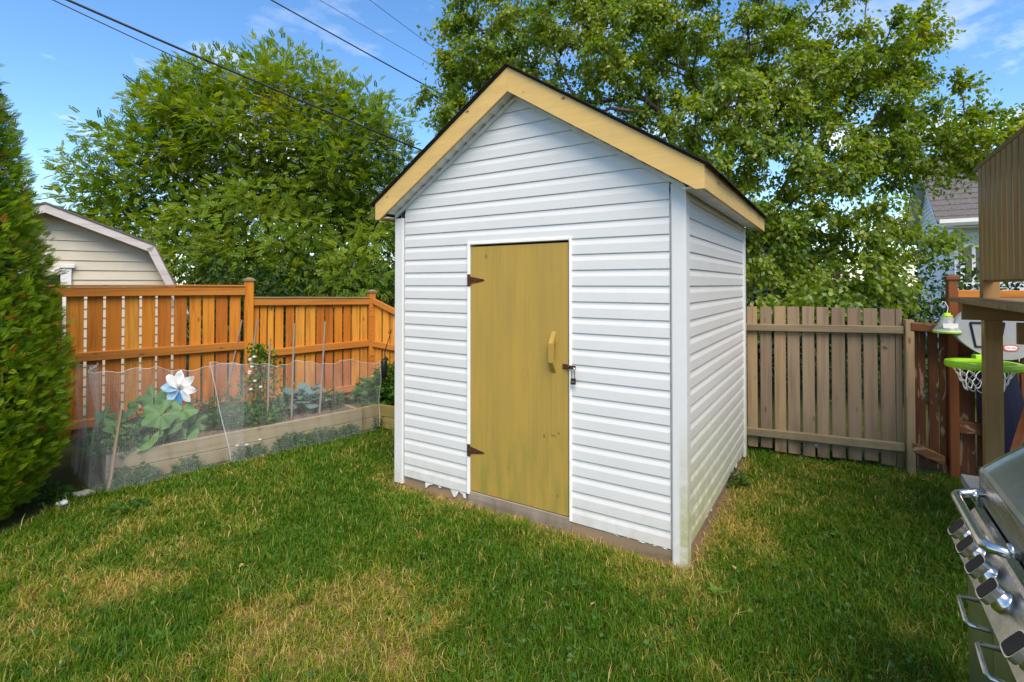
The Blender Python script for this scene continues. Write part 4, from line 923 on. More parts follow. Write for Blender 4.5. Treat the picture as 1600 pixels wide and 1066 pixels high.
def lobed_leaf(name, lob=5, amp=.16, ruf=.05):
    n = 30; vs = [(0, 0, 0)]; fs = []
    for ring, rr in ((0, .5), (1, 1.0)):
        for i in range(n):
            a = math.pi * (-.9 + 1.8 * i / (n - 1)); r = rr * (1 + (amp * math.cos(lob * a) + .05 * math.cos(17 * a)) * (1 if ring else .4)) * (1 - .10 * abs(a) / math.pi)
            vs.append((r * math.cos(a), r * math.sin(a), (.10 if ring == 0 else -.02) + ruf * math.cos(lob * a) * rr + .02 * math.sin(11 * a) * ring))
    for i in range(n - 1): fs += [(0, 1 + i, 2 + i), (1 + i, 1 + n + i, 2 + n + i, 2 + i)]
    return MB().add(vs, fs).mesh(name)
SQ = lobed_leaf('squash_leaf', 5, .17, .13)
def squash(label, leaves):
    c = gp(235, 720, .22); c.y += .25; c.x -= .1; root = empty('squash_plant', tuple(c), 0, label, 'plant'); st = MB()
    for px, py, Yd, rpx, tilt in leaves:
        p = dp(px, py, Yd) - c; r = rpx * Yd / F * rn(.72, .95)
        o = link_mesh('leaf', SQ, M['squash'], root, True); o.location = p; o.scale = (r, r, r)
        o.rotation_mode = 'ZYX'
        o.rotation_euler = (R_(tilt) + rn(-.15, .15), rn(-.25, .25), rn(0, 6.28)) if False else (R_(rn(15, 50)), R_(rn(-30, 30)), rn(-2.6, -.6))
        st.tube([Vector((0, 0, 0)), p * .55 + Vector((0, 0, .03)), p], [.009, .007, .005], 6)
    st.build('stem', M['weed'], root, True)
squash('large squash plant with broad lobed leaves at the near end of the netted bed', [(232, 690, 4.32, 29, 30), (186, 665, 4.5, 24, 30), (252, 648, 4.45, 27, 30), (207, 637, 4.6, 24, 30), (286, 640, 4.7, 23, 30), (291, 687, 4.55, 23, 30), (150, 690, 4.45, 22, 30), (240, 622, 4.75, 26, 30), (270, 668, 4.5, 20, 30), (305, 660, 4.85, 20, 30), (165, 650, 4.7, 18, 30), (218, 662, 4.6, 22, 30), (262, 625, 4.85, 22, 30), (175, 694, 4.3, 17, 30)])

def clump(name, label, cat, x, y, z, rad, hgt, n, size, mat, group=None, aspect=.6, flowers=0, stemn=5, fmat='petal', up=.5):
    root = empty(name, (x, y, z), rn(0, 6), label, cat, group)
    a = rng.uniform(0, 2 * math.pi, n); r = np.sqrt(rng.random(n)) * rad; zz = rng.random(n) * hgt * (1 - .5 * (r / rad) ** 2)
    pos = np.stack([r * np.cos(a), r * np.sin(a), zz], 1); out = np.stack([np.cos(a), np.sin(a), np.full(n, up)], 1)
    leaf_cloud('foliage', pos, out, size, mat, root, droop=.1, aspect=aspect)
    b = MB()
    for i in range(stemn):
        a_ = rn(0, 6.28); b.tube([(0, 0, -.03), (rad * .35 * math.cos(a_), rad * .35 * math.sin(a_), hgt * .5), (rad * .6 * math.cos(a_), rad * .6 * math.sin(a_), hgt * .9)], [.005, .004, .002], 4)
    b.build('stem', M['weed'], root)
    for i in range(flowers):
        a_ = rn(0, 6.28); q = rn(.2, .9) * rad; f = MB(); f.lathe([(.001, -.008), (.012, -.004), (.015, .003), (.008, .010), (.001, .012)], 8); o = f.build('flower', M[fmat], root, True); o.location = (q * math.cos(a_), q * math.sin(a_), hgt * rn(.85, 1.1))
    return root
def bl(x, y):   # point in the long bed
    return BA_ + Vector((math.cos(BANG) * x - math.sin(BANG) * y, math.sin(BANG) * x + math.cos(BANG) * y))
# climbing peas
pv_ = bl(1.30, .45); pr_ = empty('pea_vine', (pv_.x, pv_.y, .22), 0, 'tall climbing pea vine with small white flowers on the short stake', 'plant')
n = 900; zz = rng.random(n) ** 1.15 * .78; sw = .20 - .15 * zz / .78; pos = np.stack([rng.normal(0, 1, n) * sw + .03 * np.sin(zz * 14), rng.normal(0, 1, n) * sw * .6, zz], 1)
leaf_cloud('foliage', pos, rng.normal(0, 1, (n, 3)), .042, M['bean'], pr_, aspect=.75)
b = MB()
for i in range(9): b.tube([(rn(-.1, .1), rn(-.06, .06), -.02), (rn(-.09, .09), rn(-.05, .05), .3), (rn(-.05, .05), 0, .55), (rn(-.06, .06), 0, rn(.6, .85))], [.004, .003, .003, .0015], 4)
b.build('stem', M['weed'], pr_)
for i in range(9):
    f = MB(); f.lathe([(.001, -.012), (.016, -.004), (.02, .004), (.01, .012), (.001, .014)], 8); o = f.build('flower', M['petal'], pr_, True); o.location = (rn(-.13, .1), -.1, rn(.25, .68))
for (x, y, rad, h_, n, s, mt, nm, lab) in [
    (.98, .35, .20, .20, 420, .05, 'weed', 'herb_plant', 'low bushy green herb right of the squash in the netted bed'),
    (1.18, .22, .20, .22, 480, .045, 'bean', 'herb_plant', 'light green herb at the foot of the pea vine'),
    (1.02, .72, .22, .24, 420, .055, 'weed', 'herb_plant', 'darker herb near the fence behind the squash'),
    (1.42, .55, .18, .2, 300, .05, 'weed', 'herb_plant', 'leafy herb between the pea vine and the tall stake'),
    (2.02, .45, .17, .22, 380, .05, 'weed', 'herb_plant', 'dense green herb at the far end of the netted bed'),
    (.18, .55, .26, .2, 420, .05, 'weed', 'herb_plant', 'feathery green plant beside the cedar at the near end of the bed'),
    (.10, .15, .16, .13, 220, .045, 'weed', 'herb_plant', 'small green plant at the near left corner of the bed')]:
    p = bl(x, y); clump(nm, lab, 'plant', p.x, p.y, .22, rad, h_, n, s, M[mt], 'plants in the long bed')
KL = lobed_leaf('kale_leaf', 9, .07, .10)
for i, (x, y, lab) in enumerate([(1.66, .55, 'blue-green kale left of the tall right stake'), (1.82, .42, 'blue-green kale just right of the tall right stake'), (1.90, .72, 'blue-green kale close to the fence')]):
    p = bl(x, y); root = empty('kale_plant', (p.x, p.y, .22), 0, lab, 'plant', 'plants in the long bed'); st = MB()
    for k_ in range(11):
        a_ = k_ * 2.4; q = .05 + .007 * k_; h_ = .20 - .011 * k_; o = link_mesh('leaf', KL, M['kale'], root, True); sc_ = .075 - .001 * k_; o.scale = (sc_ * 1.5, sc_, sc_)
        o.location = (q * math.cos(a_), q * math.sin(a_), h_); o.rotation_euler = (0, R_(-35 + 4 * k_), a_)
        st.tube([(0, 0, -.03), (q * .5 * math.cos(a_), q * .5 * math.sin(a_), h_ * .6), (q * math.cos(a_), q * math.sin(a_), h_)], .006, 5)
    st.build('stem', M['weed'], root)
rp = dp(312, 638, 5.15); fr_ = empty('red_flower', (rp.x, rp.y, .24), 0, 'small orange-red flowers right of the pinwheel', 'flower'); b = MB(); b.tube([(0, 0, -.03), (.01, 0, rp.z - .25)], [.004, .003], 5); b.tube([(0, 0, -.03), (-.06, 0, rp.z - .30)], [.004, .003], 5); b.build('stem', M['weed'], fr_)
for dx, dz in ((0, 0), (.035, -.015), (-.03, -.02), (-.075, -.085), (-.05, -.09), (.02, .02)):
    f = MB(); f.lathe([(.001, -.012), (.016, -.006), (.024, .006), (.01, .012), (.001, .008)], 9); o = f.build('blossom', M['red_petal'], fr_, True); o.location = (dx, -.01, rp.z - .24 + dz); o.rotation_euler = (R_(60), 0, rn(0, 3))
leaf_cloud('foliage', rng.normal(0, 1, (120, 3)) * [.06, .05, .07] + [0, 0, .12], rng.normal(0, 1, (120, 3)), .05, M['weed'], fr_)
# pinwheel
pc = dp(283, 607, 4.75); pw = empty('garden_pinwheel', (pc.x, pc.y, .2), 0, 'white and blue flower-shaped pinwheel on a stick in the netted bed', 'pinwheel')
MB().tube([(0, .012, 0), (0, .012, pc.z - .2 + .01)], .005, 7).build('stick', M['white_plastic'], pw)
MB().lathe([(.001, -.02), (.016, -.016), (.018, 0), (.012, .008), (.001, .01)], 12, Matrix.Translation((0, -.006, pc.z - .2)) @ Matrix.Rotation(math.pi / 2, 4, 'X')).build('hub', M['stake'], pw, True)
pv2 = []
for i in range(6):
    f = i / 5; w = .043 * math.sin(math.pi * (.08 + .84 * f ** 1.15)) ; pv2 += [(.014 + .148 * f, -w, .014 * math.sin(f * 3)), (.014 + .148 * f + .010, 0, -.016 * math.sin(f * 3)), (.014 + .148 * f, w, .022 + .012 * f)]
pf = [(i * 3 + j, i * 3 + j + 1, i * 3 + j + 4, i * 3 + j + 3) for i in range(5) for j in range(2)]
for cname in ('white_plastic', 'sky_plastic', 'blue_plastic'):
    pass
pm_ = {}
for k_, (an, cn) in enumerate([(88, 'white_plastic'), (42, 'white_plastic'), (-3, 'white_plastic'), (-48, 'white_plastic'), (-93, 'blue_plastic'), (-138, 'sky_plastic'), (172, 'sky_plastic'), (130, 'white_plastic')]):
    if cn not in pm_:
        me = MB().add(pv2, pf).mesh('petal_' + cn); me.materials.append(M[cn]); pm_[cn] = me
    o = link_mesh('petal', pm_[cn], None, pw, True); o.location = (0, -.012, pc.z - .2); o.rotation_euler = (math.pi / 2, R_(-an), 0)
    md = o.modifiers.new('thickness', 'SOLIDIFY'); md.thickness = .0015
    if cn != 'white_plastic': o['label'] = 'blue petal'
# bean plants in the corner bed, black lantern stake
for i, (px, py, Yd, rad, h_, lab) in enumerate([(600, 615, 6.15, .26, .26, 'low broad-leaved bean plant in the corner bed beside the shed'), (612, 580, 6.35, .20, .55, 'tall bright bean plant next to the black lantern stake'), (585, 610, 6.25, .2, .3, 'dark bean plant at the corner of the two beds')]):
    p = dp(px, py, Yd); clump('bean_plant', lab, 'plant', p.x, p.y, .2, rad, h_, 330, .085, M['bean'], 'bean plants in the corner bed', .8, flowers=(3 if i == 2 else 0))
p = dp(600, 600, 6.1); ls = empty('lantern_stake', (p.x, p.y, .2), 0, 'black slender stake with a dark lantern tube among the bean plants', 'garden light')
MB().tube([(0, 0, -.05), (.01, 0, .62), (.09, 0, .88)], [.006, .006, .004], 6).build('rod', M['black_plastic'], ls); MB().lathe([(.02, .30), (.034, .31), (.036, .5), (.025, .515), (.008, .53)], 14).build('lantern_tube', M['black_plastic'], ls, True)
# weeds along the bed's foot
for i, (px, py, rad, h_, n, fl_, lab) in enumerate([(205, 748, .17, .16, 330, 0, 'weed patch at the near end of the long bed'), (288, 726, .10, .15, 150, 0, 'small weed leaning on the bed planks, left of the white flowers'), (378, 700, .13, .14, 220, 4, 'weed with white clover flowers against the bed'), (445, 688, .16, .17, 380, 0, 'dark weed clump below the middle of the bed'), (492, 680, .16, .15, 360, 0, 'weed clump under the tall stake'), (535, 672, .13, .12, 240, 0, 'last weed clump near the far end of the long bed'), (592, 660, .08, .14, 90, 2, 'little weed in the corner of the mossy bed'), (70, 775, .16, .12, 160, 0, 'pale weed at the cedar foot'), (200, 790, .12, .05, 140, 0, 'low weed between the stone and the lawn')]):
    p = gp(px, py + 8, 0)
    if i < 6:
        q = bl((p.x - BA_.x) * math.cos(BANG) + (p.y - BA_.y) * math.sin(BANG), -.045); p = Vector((q.x, q.y, 0)); rad *= .8
    e = clump('weed', lab, 'weed', p.x, p.y, 0, rad, h_, n, .04, M['weed'], 'weeds along the bed and fences', .7, fl_)
    if i < 6: e.rotation_euler.z = BANG; e.scale = (1.25, .35, 1)
for i, (px, py, rad, n, lab) in enumerate([(1185, 695, .2, 420, 'green weed patch at the shed end of the pine fence'), (1235, 703, .12, 150, 'weed tuft at the foot of the third pine board'), (1310, 716, .1, 130, 'weed tuft below the middle of the pine fence'), (1365, 724, .1, 130, 'weed tuft left of the grey fence post'), (1150, 760, .08, 80, 'weed tuft under the torn edge of the shed side')]):
    p = gp(px, py, 0); clump('weed', lab, 'weed', p.x, p.y, 0, rad, .12, n, .05, M['weed'], 'weeds along the bed and fences', .7)
# ivy twig hanging over the pine fence
p = dp(1373, 538, 4.52); iv = empty('ivy_twig', tuple(p), 0, 'small sprig of dark leaves poking through the pine fence', 'plant'); leaf_cloud('foliage', rng.normal(0, .02, (16, 3)), rng.normal(0, 1, (16, 3)), .05, M['weed'], iv, aspect=.8); MB().tube([(0, .08, .03), (0, 0, 0)], .003, 5).build('stem', M['bark'], iv)

# stones and litter
def stone(name, label, p, sx, sy, sz, mat, rz=0, cat='stone'):
    b = MB(); n = 12; pr = [(.05, 0), (.8, .05), (1, .4), (.85, .8), (.4, 1), (.01, 1.02)]; b.lathe(pr, n)
    b.v = [(x * sx * (1 + .12 * math.sin(3 * y + x * 4)), y * sy * (1 + .1 * math.cos(4 * x)), z * sz * (1 + .15 * math.sin(5 * x + 2 * y))) for x, y, z in b.v]
    o = b.build(name, mat, None, True); o.location = p; o.rotation_euler = (0, 0, rz); return tag(o, label, cat)
stone('stone', 'flat grey stone on the bare soil in front of the near bed corner', gp(132, 774, 0), .085, .045, .035, M['stone'], .2)
stone('paper_scrap', 'white scrap lying in the grass beside the cedar', gp(98, 789, 0), .04, .03, .03, M['white_plastic'], .5, 'litter')
stone('rubble_piece', 'flat grey slab piece lying in the grass at the pine fence', gp(1242, 708, 0.01), .07, .03, .025, M['grey_shelf'], -.4, 'litter')
bo = empty('toy_ball', tuple(gp(1276, 712, 0)), 0, 'small black ball with a white patch lying against the pine fence', 'ball')
MB().lathe([(.055 * math.sin(a) + .0005, .055 - .055 * math.cos(a)) for a in np.linspace(0, math.pi, 12)], 16).build('ball_body', M['black_plastic'], bo, True)
MB().lathe([(.0575 * math.sin(a) + .0003, .0575 * math.cos(a)) for a in np.linspace(0, .55, 5)], 12, Matrix.Translation((0, 0, .055)) @ Matrix.Rotation(R_(38), 4, 'X')).build('white_patch', M['white_plastic'], bo, True)

# ------------------------------------------------------------------ deck
dk = empty('raised_deck', (3.30, 3.60, 0), UA, 'brown stained raised deck with a slatted railing at the right edge', 'deck')
def vb(name, x0, x1, y0, y1, z0, z1, mat, par=dk, ch=.004):
    o = MB().box(-(x1 - x0) / 2, (x1 - x0) / 2, -(y1 - y0) / 2, (y1 - y0) / 2, 0, z1 - z0, ch).build(name, mat, par); o.location = ((x0 + x1) / 2, (y0 + y1) / 2, z0); return o
vb('deck_post', .0, .095, -.10, -.005, -.05, 1.375, M['deck']); vb('deck_post', 2.0, 2.09, -.10, -.005, -.05, 1.375, M['deck']); vb('deck_post', .0, .09, -2.0, -1.91, -.05, 1.375, M['deck']); vb('deck_post', 2.0, 2.09, -2.0, -1.91, -.05, 1.375, M['deck'])
vb('beam', -.12, 2.2, -.145, -.102, 1.37, 1.49, M['deck_rail']); vb('beam', .0, 2.2, -.004, .035, 1.377, 1.49, M['deck_rail']); vb('beam', .10, 2.2, -.42, -.38, 1.24, 1.375, M['deck_rail'])
for i in range(15):
    y1 = .05 - i * .142; vb('deck_board', -.17, 2.25, y1 - .137, y1, 1.492, 1.52, M['deck_rail'])
vb('railing_post', -.005, .085, -.095, -.005, 1.521, 2.40, M['deck'])
rl_ = -2.0
o = MB().box(0, 2.0, -.055, .07, 0, .035, .006).build('rail_cap', M['deck_rail'], dk); o.location = (.03, .03, 2.412); o.rotation_euler = (0, 0, -math.pi / 2)
for z0, z1 in ((1.63, 1.70), (2.33, 2.411)):
    o = MB().box(0, 1.85, -.02, .02, 0, z1 - z0, .004).build('railing_rail', M['deck_rail'], dk); o.location = (.035, -.097, z0); o.rotation_euler = (0, 0, -math.pi / 2)
y = -.13
while y > -1.9:
    vb('baluster', -.028, .012, y - .082, y, 1.645, 2.405, M['deck']); y -= .118

# ------------------------------------------------------------------ basketball hoop
HC = dp(1526, 569, 3.88)
bh = empty('basketball_hoop', (HC.x + .03, HC.y + .22, 0), R_(-12), 'toy basketball hoop with grey fan-shaped backboard and lime green rim beside the deck', 'basketball hoop')
hz = HC.z
b = MB(); prof = []
for a in np.linspace(-90, 270, 44, endpoint=False):
    ca, sa = math.cos(R_(a)), math.sin(R_(a)); x_ = .345 * (abs(ca) ** .72) * (1 if ca > 0 else -1); z_ = .215 * (abs(sa) ** .8) * (1 if sa > 0 else -1)
    if z_ < 0: x_ *= (1 - .48 * (z_ / -.215) ** 1.3)
    prof.append((x_ + .33, z_ + hz + .225))
b.prism(prof, 'y', -.015, .02); b.build('backboard', M['backboard'], bh)
b = MB(); x0, x1, z0, z1 = .11, .31, hz + .11, hz + .30
for a in ((x0 - .015, z1, x1 + .015, z1), (x0 + .02, z0, x1 - .02, z0), (x0 - .015, z1, x0 + .02, z0), (x1 + .015, z1, x1 - .02, z0)): b.tube([(a[0], -.018, a[1]), (a[2], -.018, a[3])], .008, 6)
b.build('target_square', M['navy_line'], bh)
b = MB(); ring = [(.225 * math.cos(a) + .0, -.26 + .225 * math.sin(a), hz) for a in np.linspace(0, 2 * math.pi, 37)]
vs = []; n = 36
for i in range(n):
    a = 2 * math.pi * i / n
    for r_, z_ in ((.185, -.02), (.222, -.02), (.227, .0), (.222, .022), (.185, .022), (.18, 0)): vs.append((r_ * math.cos(a) + .03, -.27 + r_ * math.sin(a), hz + z_))
b.add(vs, [(i * 6 + k_, i * 6 + (k_ + 1) % 6, ((i + 1) % n) * 6 + (k_ + 1) % 6, ((i + 1) % n) * 6 + k_) for i in range(n) for k_ in range(6)])
b.box(.10, .20, -.075, -.016, hz - .02, hz + .05, .006); b.build('rim', M['lime'], bh)
b = MB(); nn_ = 14
for s in (1, -1):
    for i in range(nn_):
        pts = []
        for q in range(8):
            f = q / 7; a = 2 * math.pi * (i + s * f * 2.0) / nn_; r_ = .19 - .09 * f ** .8; pts.append((r_ * math.cos(a) + .03, -.27 + r_ * math.sin(a), hz - .01 - .19 * f + .008 * math.sin(f * 20)))
        b.tube(pts, .0032, 4)
b.build('net', M['net_cord'], bh)
b = MB(); vs = []; n = 14
for z_, w_, y_, sx_ in ((0, .17, .07, .47), (.25, .165, .07, .42), (.8, .145, .065, .33), (hz + .02, .13, .06, .29), (hz + .1, .10, .06, .27)):
    for i in range(n):
        a = 2 * math.pi * i / n; rib = 1 + .07 * (i % 2); vs.append((sx_ + w_ * rib * math.cos(a), y_ + .032 * rib * math.sin(a), z_))
b.add(vs, [(i * n + k_, i * n + (k_ + 1) % n, (i + 1) * n + (k_ + 1) % n, (i + 1) * n + k_) for i in range(4) for k_ in range(n)] + [tuple(range(n - 1, -1, -1)), tuple(range(4 * n, 5 * n))]); b.build('support_column', M['navy'], bh)
# oval maker's mark on the board
b = MB(); b.prism([(.365 + .055 * math.cos(a) * (abs(math.cos(a)) ** -.3 if abs(math.cos(a)) > .01 else 1), hz + .105 + .026 * math.sin(a)) for a in np.linspace(0, 2 * math.pi, 28, endpoint=False)], 'y', -.019, -.0155); mk = b.build('maker_mark', M['label_red'], bh)
b = MB(); b.prism([(.365 + .046 * math.cos(a) * (abs(math.cos(a)) ** -.3 if abs(math.cos(a)) > .01 else 1), hz + .105 + .018 * math.sin(a)) for a in np.linspace(0, 2 * math.pi, 28, endpoint=False)], 'y', -.0205, -.0192); b.build('mark_panel', M['white_plastic'], mk)
cu = bpy.data.curves.new('mark_text', 'FONT'); cu.body = 'little tikes'; cu.size = .024; cu.align_x = 'CENTER'; cu.align_y = 'CENTER'
to = bpy.data.objects.new('tmp_text', cu); COL.objects.link(to); bpy.context.view_layer.update()
tm = bpy.data.meshes.new_from_object(to.evaluated_get(bpy.context.evaluated_depsgraph_get())); bpy.data.objects.remove(to)
o = link_mesh('lettering', tm, M['label_red'], mk); o.location = (.365, -.0210, hz + .105); o.rotation_euler = (math.pi / 2, 0, 0)

# wasp trap hanging on the red post
wp = dp(1480, 500, 4.16); wt = empty('wasp_trap', tuple(wp), R_(-26), 'clear hanging insect trap with lime green cap and yellow liquid on the red fence post', 'insect trap')
MB().lathe([(.02, .03), (.035, .028), (.06, -.03), (.095, -.085), (.098, -.10), (.02, -.102)], 18).build('bottle', M['clear'], wt, True)
MB().lathe([(.001, .058), (.022, .056), (.024, .04), (.035, .038), (.036, .027), (.001, .026)], 16).build('cap', M['lime'], wt, True)
MB().lathe([(.02, -.084), (.093, -.084), (.097, -.106), (.02, -.108)], 18).build('green_base', M['lime'], wt, True)
MB().box(-.045, .05, -.075, -.068, -.062, -.025).build('paper_tag', M['white_plastic'], wt)
MB().tube([(0, 0, .055), (.006, 0, .10), (-.012, 0, .145), (-.028, 0, .15), (-.034, 0, .132)], .003, 6).build('wire_hook', M['net_cord'], wt)

# leaning orange tool handle and the deck corner
p0, p1 = dp(1572, 755, 3.05), dp(1612, 620, 3.2)
o = MB().tube([(0, 0, 0), (p1 - p0) * .5, p1 - p0], [.026, .024, .02], 10).build('tool_handle', M['orange_plastic'], None, True); o.location = p0; tag(o, 'orange-brown tool handle leaning behind the grill at the right edge', 'tool handle')
p0.z = 0

# ------------------------------------------------------------------ grill
gl = empty('gas_grill', (1.489, 1.711, 0), UA, 'stainless steel gas grill with black-faced knobs in the right foreground', 'grill')
S0, S1 = .12, -.98
def ext(name, prof, mat, s0=S0, s1=S1, par=gl): return MB().prism(prof, 'y', s1, s0).build(name, mat, par)
ext('control_panel', [(.0, .715), (-.004, .724), (.050, .832), (.058, .842), (.078, .852), (.078, .70), (.02, .70)], M['steel'])
ext('lid_gap_filler', [(.0785, .78), (.0785, .846), (.092, .846), (.092, .78)], M['gap_black'], S0 - .01, -.5)  # black filler strip; shade of the gap under the lid put into its colour
ext('firebox', [(.0925, .70), (.0925, .852), (.56, .852), (.56, .70)], M['steel'])
arc = [(.083, .858), (.078, .90), (.080, .968), (.086, .982), (.13, 1.024), (.18, 1.066), (.23, 1.10), (.29, 1.127), (.36, 1.142), (.43, 1.142), (.49, 1.118), (.535, 1.06), (.55, .98), (.55, .858)]
ext('lid', arc, M['lid'], S0 - .02, -.56)
def lidend(y0, y1):
    grow = [(.33 + (x - .33) * 1.03, .858 + (z - .858) * 1.022) for x, z in arc]; MB().prism(grow, 'y', y0, y1).build('lid_end_trim', M['chrome'], gl)
lidend(S0 - .021, S0 + .004); lidend(-.585, -.561)
MB().prism([(.0765, .90), (.0785, .964), (.0795, .964), (.0775, .90)], 'y', -.555, S0 - .022).build('lid_front_strip', M['steel'], gl)
hp = [(.078, .085, .909), (.03, .087, .897), (.008, .08, .893), (.0, .055, .892)] + [(.0, y_, .892) for y_ in np.linspace(.03, -.29, 6)] + [(.002, -.325, .892), (.014, -.345, .891), (.04, -.35, .89), (.078, -.348, .887)]
hn = MB().tube(hp, .0145, 12).build('lid_handle', M['chrome'], gl, True)
for y_ in (.0865, -.3485): MB().tube([(.048, y_, .8945), (.062, y_, .897)], .020, 14).build('handle_collar', M['chrome'], hn, True)
pn = Vector((-.78, 0, .62)).normalized(); knob_s = [0, -.135, -.27, -.41, -.66]
def knob(s_):
    base = Vector((.026, s_, .782)); rot = Vector((0, 0, 1)).rotation_difference(pn).to_matrix().to_4x4(); o = empty('tmp', (0, 0, 0)) if False else None
    T = Matrix.Translation(base) @ rot
    k_ = MB(); k_.lathe([(.033, -.006), (.033, .007), (.029, .009), (.027, .026), (.025, .03), (.001, .031)], 22, T); kb = k_.build('knob', M['chrome'], gl, True)
    # squared-off grip with a black face, as wide as the collar
    pr = []
    for a in np.linspace(0, 2 * math.pi, 24, endpoint=False):
        ca, sa = math.cos(a), math.sin(a); e_ = .42; pr.append((.033 * math.copysign(abs(ca) ** e_, ca), .031 * math.copysign(abs(sa) ** e_, sa)))
    def slab(z0, z1, sc, nm, mat):
        b = MB(); n = len(pr); vs = [T @ Vector((x * sc, y * sc, z0)) for x, y in pr] + [T @ Vector((x * sc, y * sc, z1)) for x, y in pr]
        b.add(vs, [(i, (i + 1) % n, n + (i + 1) % n, n + i) for i in range(n)] + [tuple(range(n - 1, -1, -1)), tuple(range(n, 2 * n))]); b.build(nm, mat, kb)
    slab(.026, .044, 1.0, 'knob_grip', M['chrome']); slab(.0435, .0452, .88, 'knob_face', M['knob_black'])
for s_ in knob_s: knob(s_)
ext('cabinet', [(.040, .09), (.040, .70), (.55, .70), (.55, .09)], M['steel'], .07, -.93)
for s0, s1, h0, h1 in ((.068, -.262, -.09, -.225), (-.268, -.595, -.345, -.47), (-.601, -.925, -.70, -.83)):
    d_ = ext('cabinet_door', [(.030, .11), (.030, .695), (.0395, .695), (.0395, .11)], M['green_door'], s0, s1)
    MB().tube([(.03, h0, .622), (-.012, h0, .622), (-.020, h0 - .01, .622), (-.020, h1 + .01, .608), (-.012, h1, .606), (.03, h1 - .004, .606)], .0065, 10).build('door_handle', M['chrome'], d_, True)
MB().box(.07, .50, S0 + .012, .43, .832, .866, .006).build('side_shelf', M['grey_shelf'], gl)
MB().box(.12, .14, S0 + .0, .35, .79, .83).build('shelf_bracket', M['grey_shelf'], gl)
for a in ((.07, .03), (.5, .03), (.07, -.88), (.5, -.88)):
    MB().lathe([(.03, -.012), (.04, -.01), (.04, .01), (.03, .012)], 14, Matrix.Translation((a[0], a[1], .04)) @ Matrix.Rotation(math.pi / 2, 4, 'X')).build('caster', M['black_plastic'], gl, True)
    MB().box(a[0] - .01, a[0] + .01, a[1] - .02, a[1] + .02, .04, .0895).build('caster_fork', M['grey_shelf'], gl)

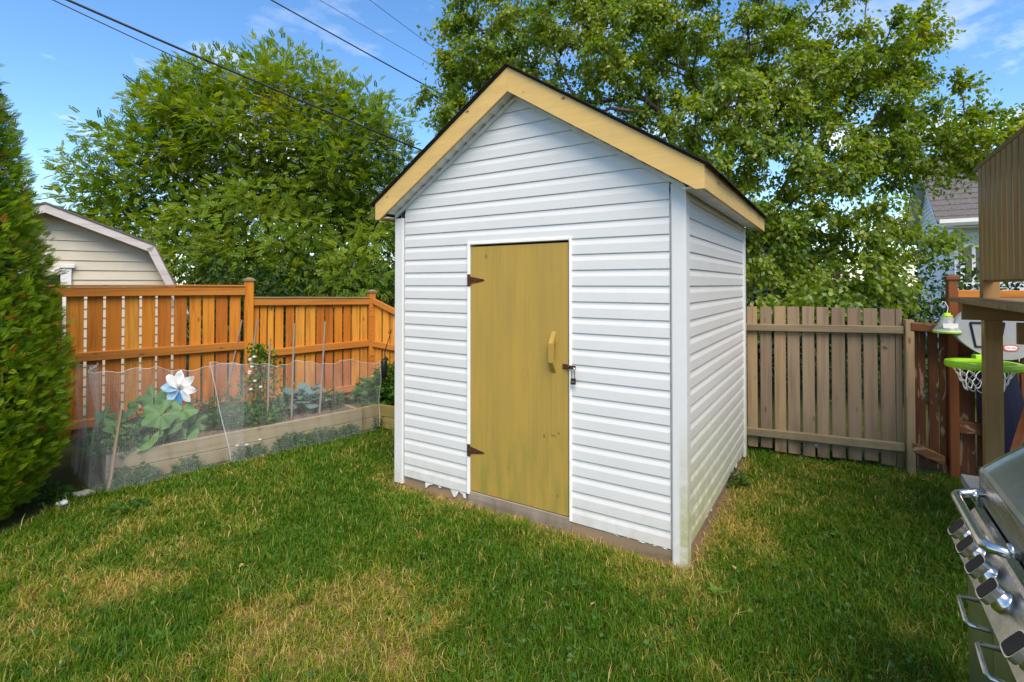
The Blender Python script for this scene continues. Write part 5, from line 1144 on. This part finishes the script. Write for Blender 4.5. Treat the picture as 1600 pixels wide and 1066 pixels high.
# ------------------------------------------------------------------ grass blades
def grass():
    n = 760000
    Yp = np.sqrt(rng.random(n)) * 0 + 1.25 * np.exp(rng.random(n) * math.log(6.6 / 1.25))
    Xp = (rng.random(n) * 2 - 1) * (Yp * 1.14 + 1.3)
    keep = rng.random(n) < np.clip(Yp / 3.4, .25, 1)
    a, b = shed_local(Xp, Yp); keep &= ~((a > -SW - .01) & (a < .012) & (b > -.012) & (b < SD_))
    fx = (Xp - LP.x) * LD.x + (Yp - LP.y) * LD.y; fy = -(Xp - LP.x) * LD.y + (Yp - LP.y) * LD.x; keep &= fy < -.02
    rx, ry = math.cos(RA), math.sin(RA); qy = -(Xp - RP.x) * ry + (Yp - RP.y) * rx; keep &= qy < .05
    bx = (Xp - BA_.x) * math.cos(BANG) + (Yp - BA_.y) * math.sin(BANG); by = -(Xp - BA_.x) * math.sin(BANG) + (Yp - BA_.y) * math.cos(BANG); keep &= ~((bx > -.05) & (bx < 2.6) & (by > -.03))
    keep &= ~((bx <= -.05) & (by > .1))
    d2 = (Xp + 3.97) ** 2 + (Yp - 3.36) ** 2; keep &= d2 > .72 ** 2
    x2 = Xp - b2p.x; y2 = Yp - b2p.y; c28, s28 = math.cos(R_(-28)), math.sin(R_(-28)); keep &= ~(((-x2 * s28 + y2 * c28) > -.01) & (x2 * c28 + y2 * s28 < 1.3) & (bx > 2.0))
    Xp, Yp = Xp[keep], Yp[keep]; dr_ = dryness(Xp, Yp); a, b = shed_local(Xp, Yp)
    dist = np.maximum(np.maximum(a, -SW - a), np.maximum(-b, b - SD_)); p_keep = np.clip(1.15 - .75 * np.clip(dr_ - .45, 0, 1), .35, 1) * np.clip(.06 + dist / .16 * (.6 + .8 * vnoise(Xp, Yp, .09)), .06, 1)
    bxx = np.sqrt((Xp + 3.6) ** 2 + (Yp - 3.9) ** 2); p_keep *= np.clip(.1 + (bxx - .25) / .4, .06, 1)
    k2 = rng.random(len(Xp)) < p_keep; Xp, Yp, dr_ = Xp[k2], Yp[k2], dr_[k2]; n = len(Xp)
    tuft = .6 * vnoise(Xp, Yp, .10, _gr2) + .55 * vnoise(Xp + 3, Yp, .035)
    h = rng.uniform(.020, .051, n) * (.65 + .8 * tuft) * (1.1 - .35 * dr_); h *= np.where(rng.random(n) < .03, 1.6, 1)
    w = rng.uniform(.0012, .0027, n) * np.clip(Yp / 2.6, .9, 1.7)
    an = rng.uniform(0, 2 * math.pi, n); lean = rng.uniform(.2, 1.1, n) + .35 * dr_; la = an + rng.normal(0, .4, n) + math.pi / 2
    base = np.stack([Xp, Yp, gz_(Xp, Yp) - .003], 1); s = np.stack([np.cos(an), np.sin(an), 0 * an], 1) * w[:, None]; ld = np.stack([np.cos(la), np.sin(la), 0 * la], 1)
    m_ = base + ld * (h * lean * .35)[:, None] + np.stack([0 * h, 0 * h, h * .62], 1); tp_ = base + ld * (h * lean * 1.05)[:, None] + np.stack([0 * h, 0 * h, h * (1.05 - .28 * lean)], 1)
    V = np.stack([base - s, base + s, m_ + s * .8, m_ - s * .8, tp_], 1).reshape(-1, 3); i = np.arange(n)[:, None] * 5
    Fq = np.concatenate([i + [0, 1, 2], i + [0, 2, 3], i + [3, 2, 4]], 0)
    dryb = rng.random(n) < np.clip(dr_ * 1.05 - .10, .05, .9)
    ti = np.where(dryb, rng.uniform(.58, 1, n), np.clip(.16 + .42 * dr_ + rng.normal(0, .10, n), 0, .58))
    o = link_mesh('grass', fast_mesh('grass', V, Fq, {'tint': np.repeat(ti, 5)}), M['grass'], None, False, 'stuff')
    tag(o, 'patchy green lawn with dry straw-coloured spots in front of the shed', 'grass')
    # clover and broad lawn weeds scattered in the grass
    m = 9000; k_ = rng.integers(0, n, m); sel = dr_[k_] < .42; k_ = k_[sel]; pos = np.stack([Xp[k_], Yp[k_], rng.uniform(.012, .035, len(k_))], 1) + rng.normal(0, .012, (len(k_), 3)) * [1, 1, .2]
    o = leaf_cloud('lawn_clover', pos, rng.normal(0, 1, (len(k_), 3)) * [1, 1, .2], .024, M['weed'], None, droop=0, aspect=.9); tag(o, 'small clover leaves scattered through the lawn', 'clover')
grass()

# broad-leaved rosettes and a few fallen leaves lying on the lawn
RS = lobed_leaf('rosette_leaf', 3, .10, .06)
for px, py, lab in [(405, 835, 'broad-leaved lawn weed in the lush green patch left of the shed door'), (660, 975, 'broad-leaved lawn weed in front of the door, right of the large dry patch'), (905, 920, 'broad-leaved lawn weed below the right half of the shed front'), (1120, 930, 'broad-leaved lawn weed just right of the near shed corner'), (1310, 840, 'broad-leaved lawn weed between the shed side and the grill'), (250, 1000, 'broad-leaved lawn weed at the lower left, between two dry patches')]:
    p = gp(px, py, .012); e = empty('lawn_weed', tuple(p), rn(0, 6), lab, 'weed', 'weed rosettes in the lawn')
    for k_ in range(6):
        a_ = k_ * 1.047 + rn(-.2, .2); o = link_mesh('leaf', RS, M['weed_leaf'], e, True); q = rn(.022, .034); o.location = (q * math.cos(a_), q * math.sin(a_), .022); o.scale = (q * .8, q * .42, q * .6); o.rotation_euler = (0, R_(rn(-30, -8)), a_)
FL = MB().add([(0, 0, 0), (.4, -.28, .08), (1, 0, -.02), (.4, .28, .1)], [(0, 1, 2), (0, 2, 3)]).mesh('fallen_leaf')
for px, py, lab in [(380, 880, 'dry fallen leaf on the grass in the left half of the lawn'), (930, 940, 'dry fallen leaf on the grass in front of the shed right of the door'), (1150, 890, 'dry fallen leaf on the grass beside the near shed corner')]:
    p = gp(px, py, .03); o = link_mesh('fallen_leaf', FL, M['dry_leaf'], None); o.location = p; o.scale = (.04, .04, .04); o.rotation_euler = (rn(-.4, .4), rn(-.4, .4), rn(0, 6)); tag(o, lab, 'leaf', 'fallen leaves on the lawn')
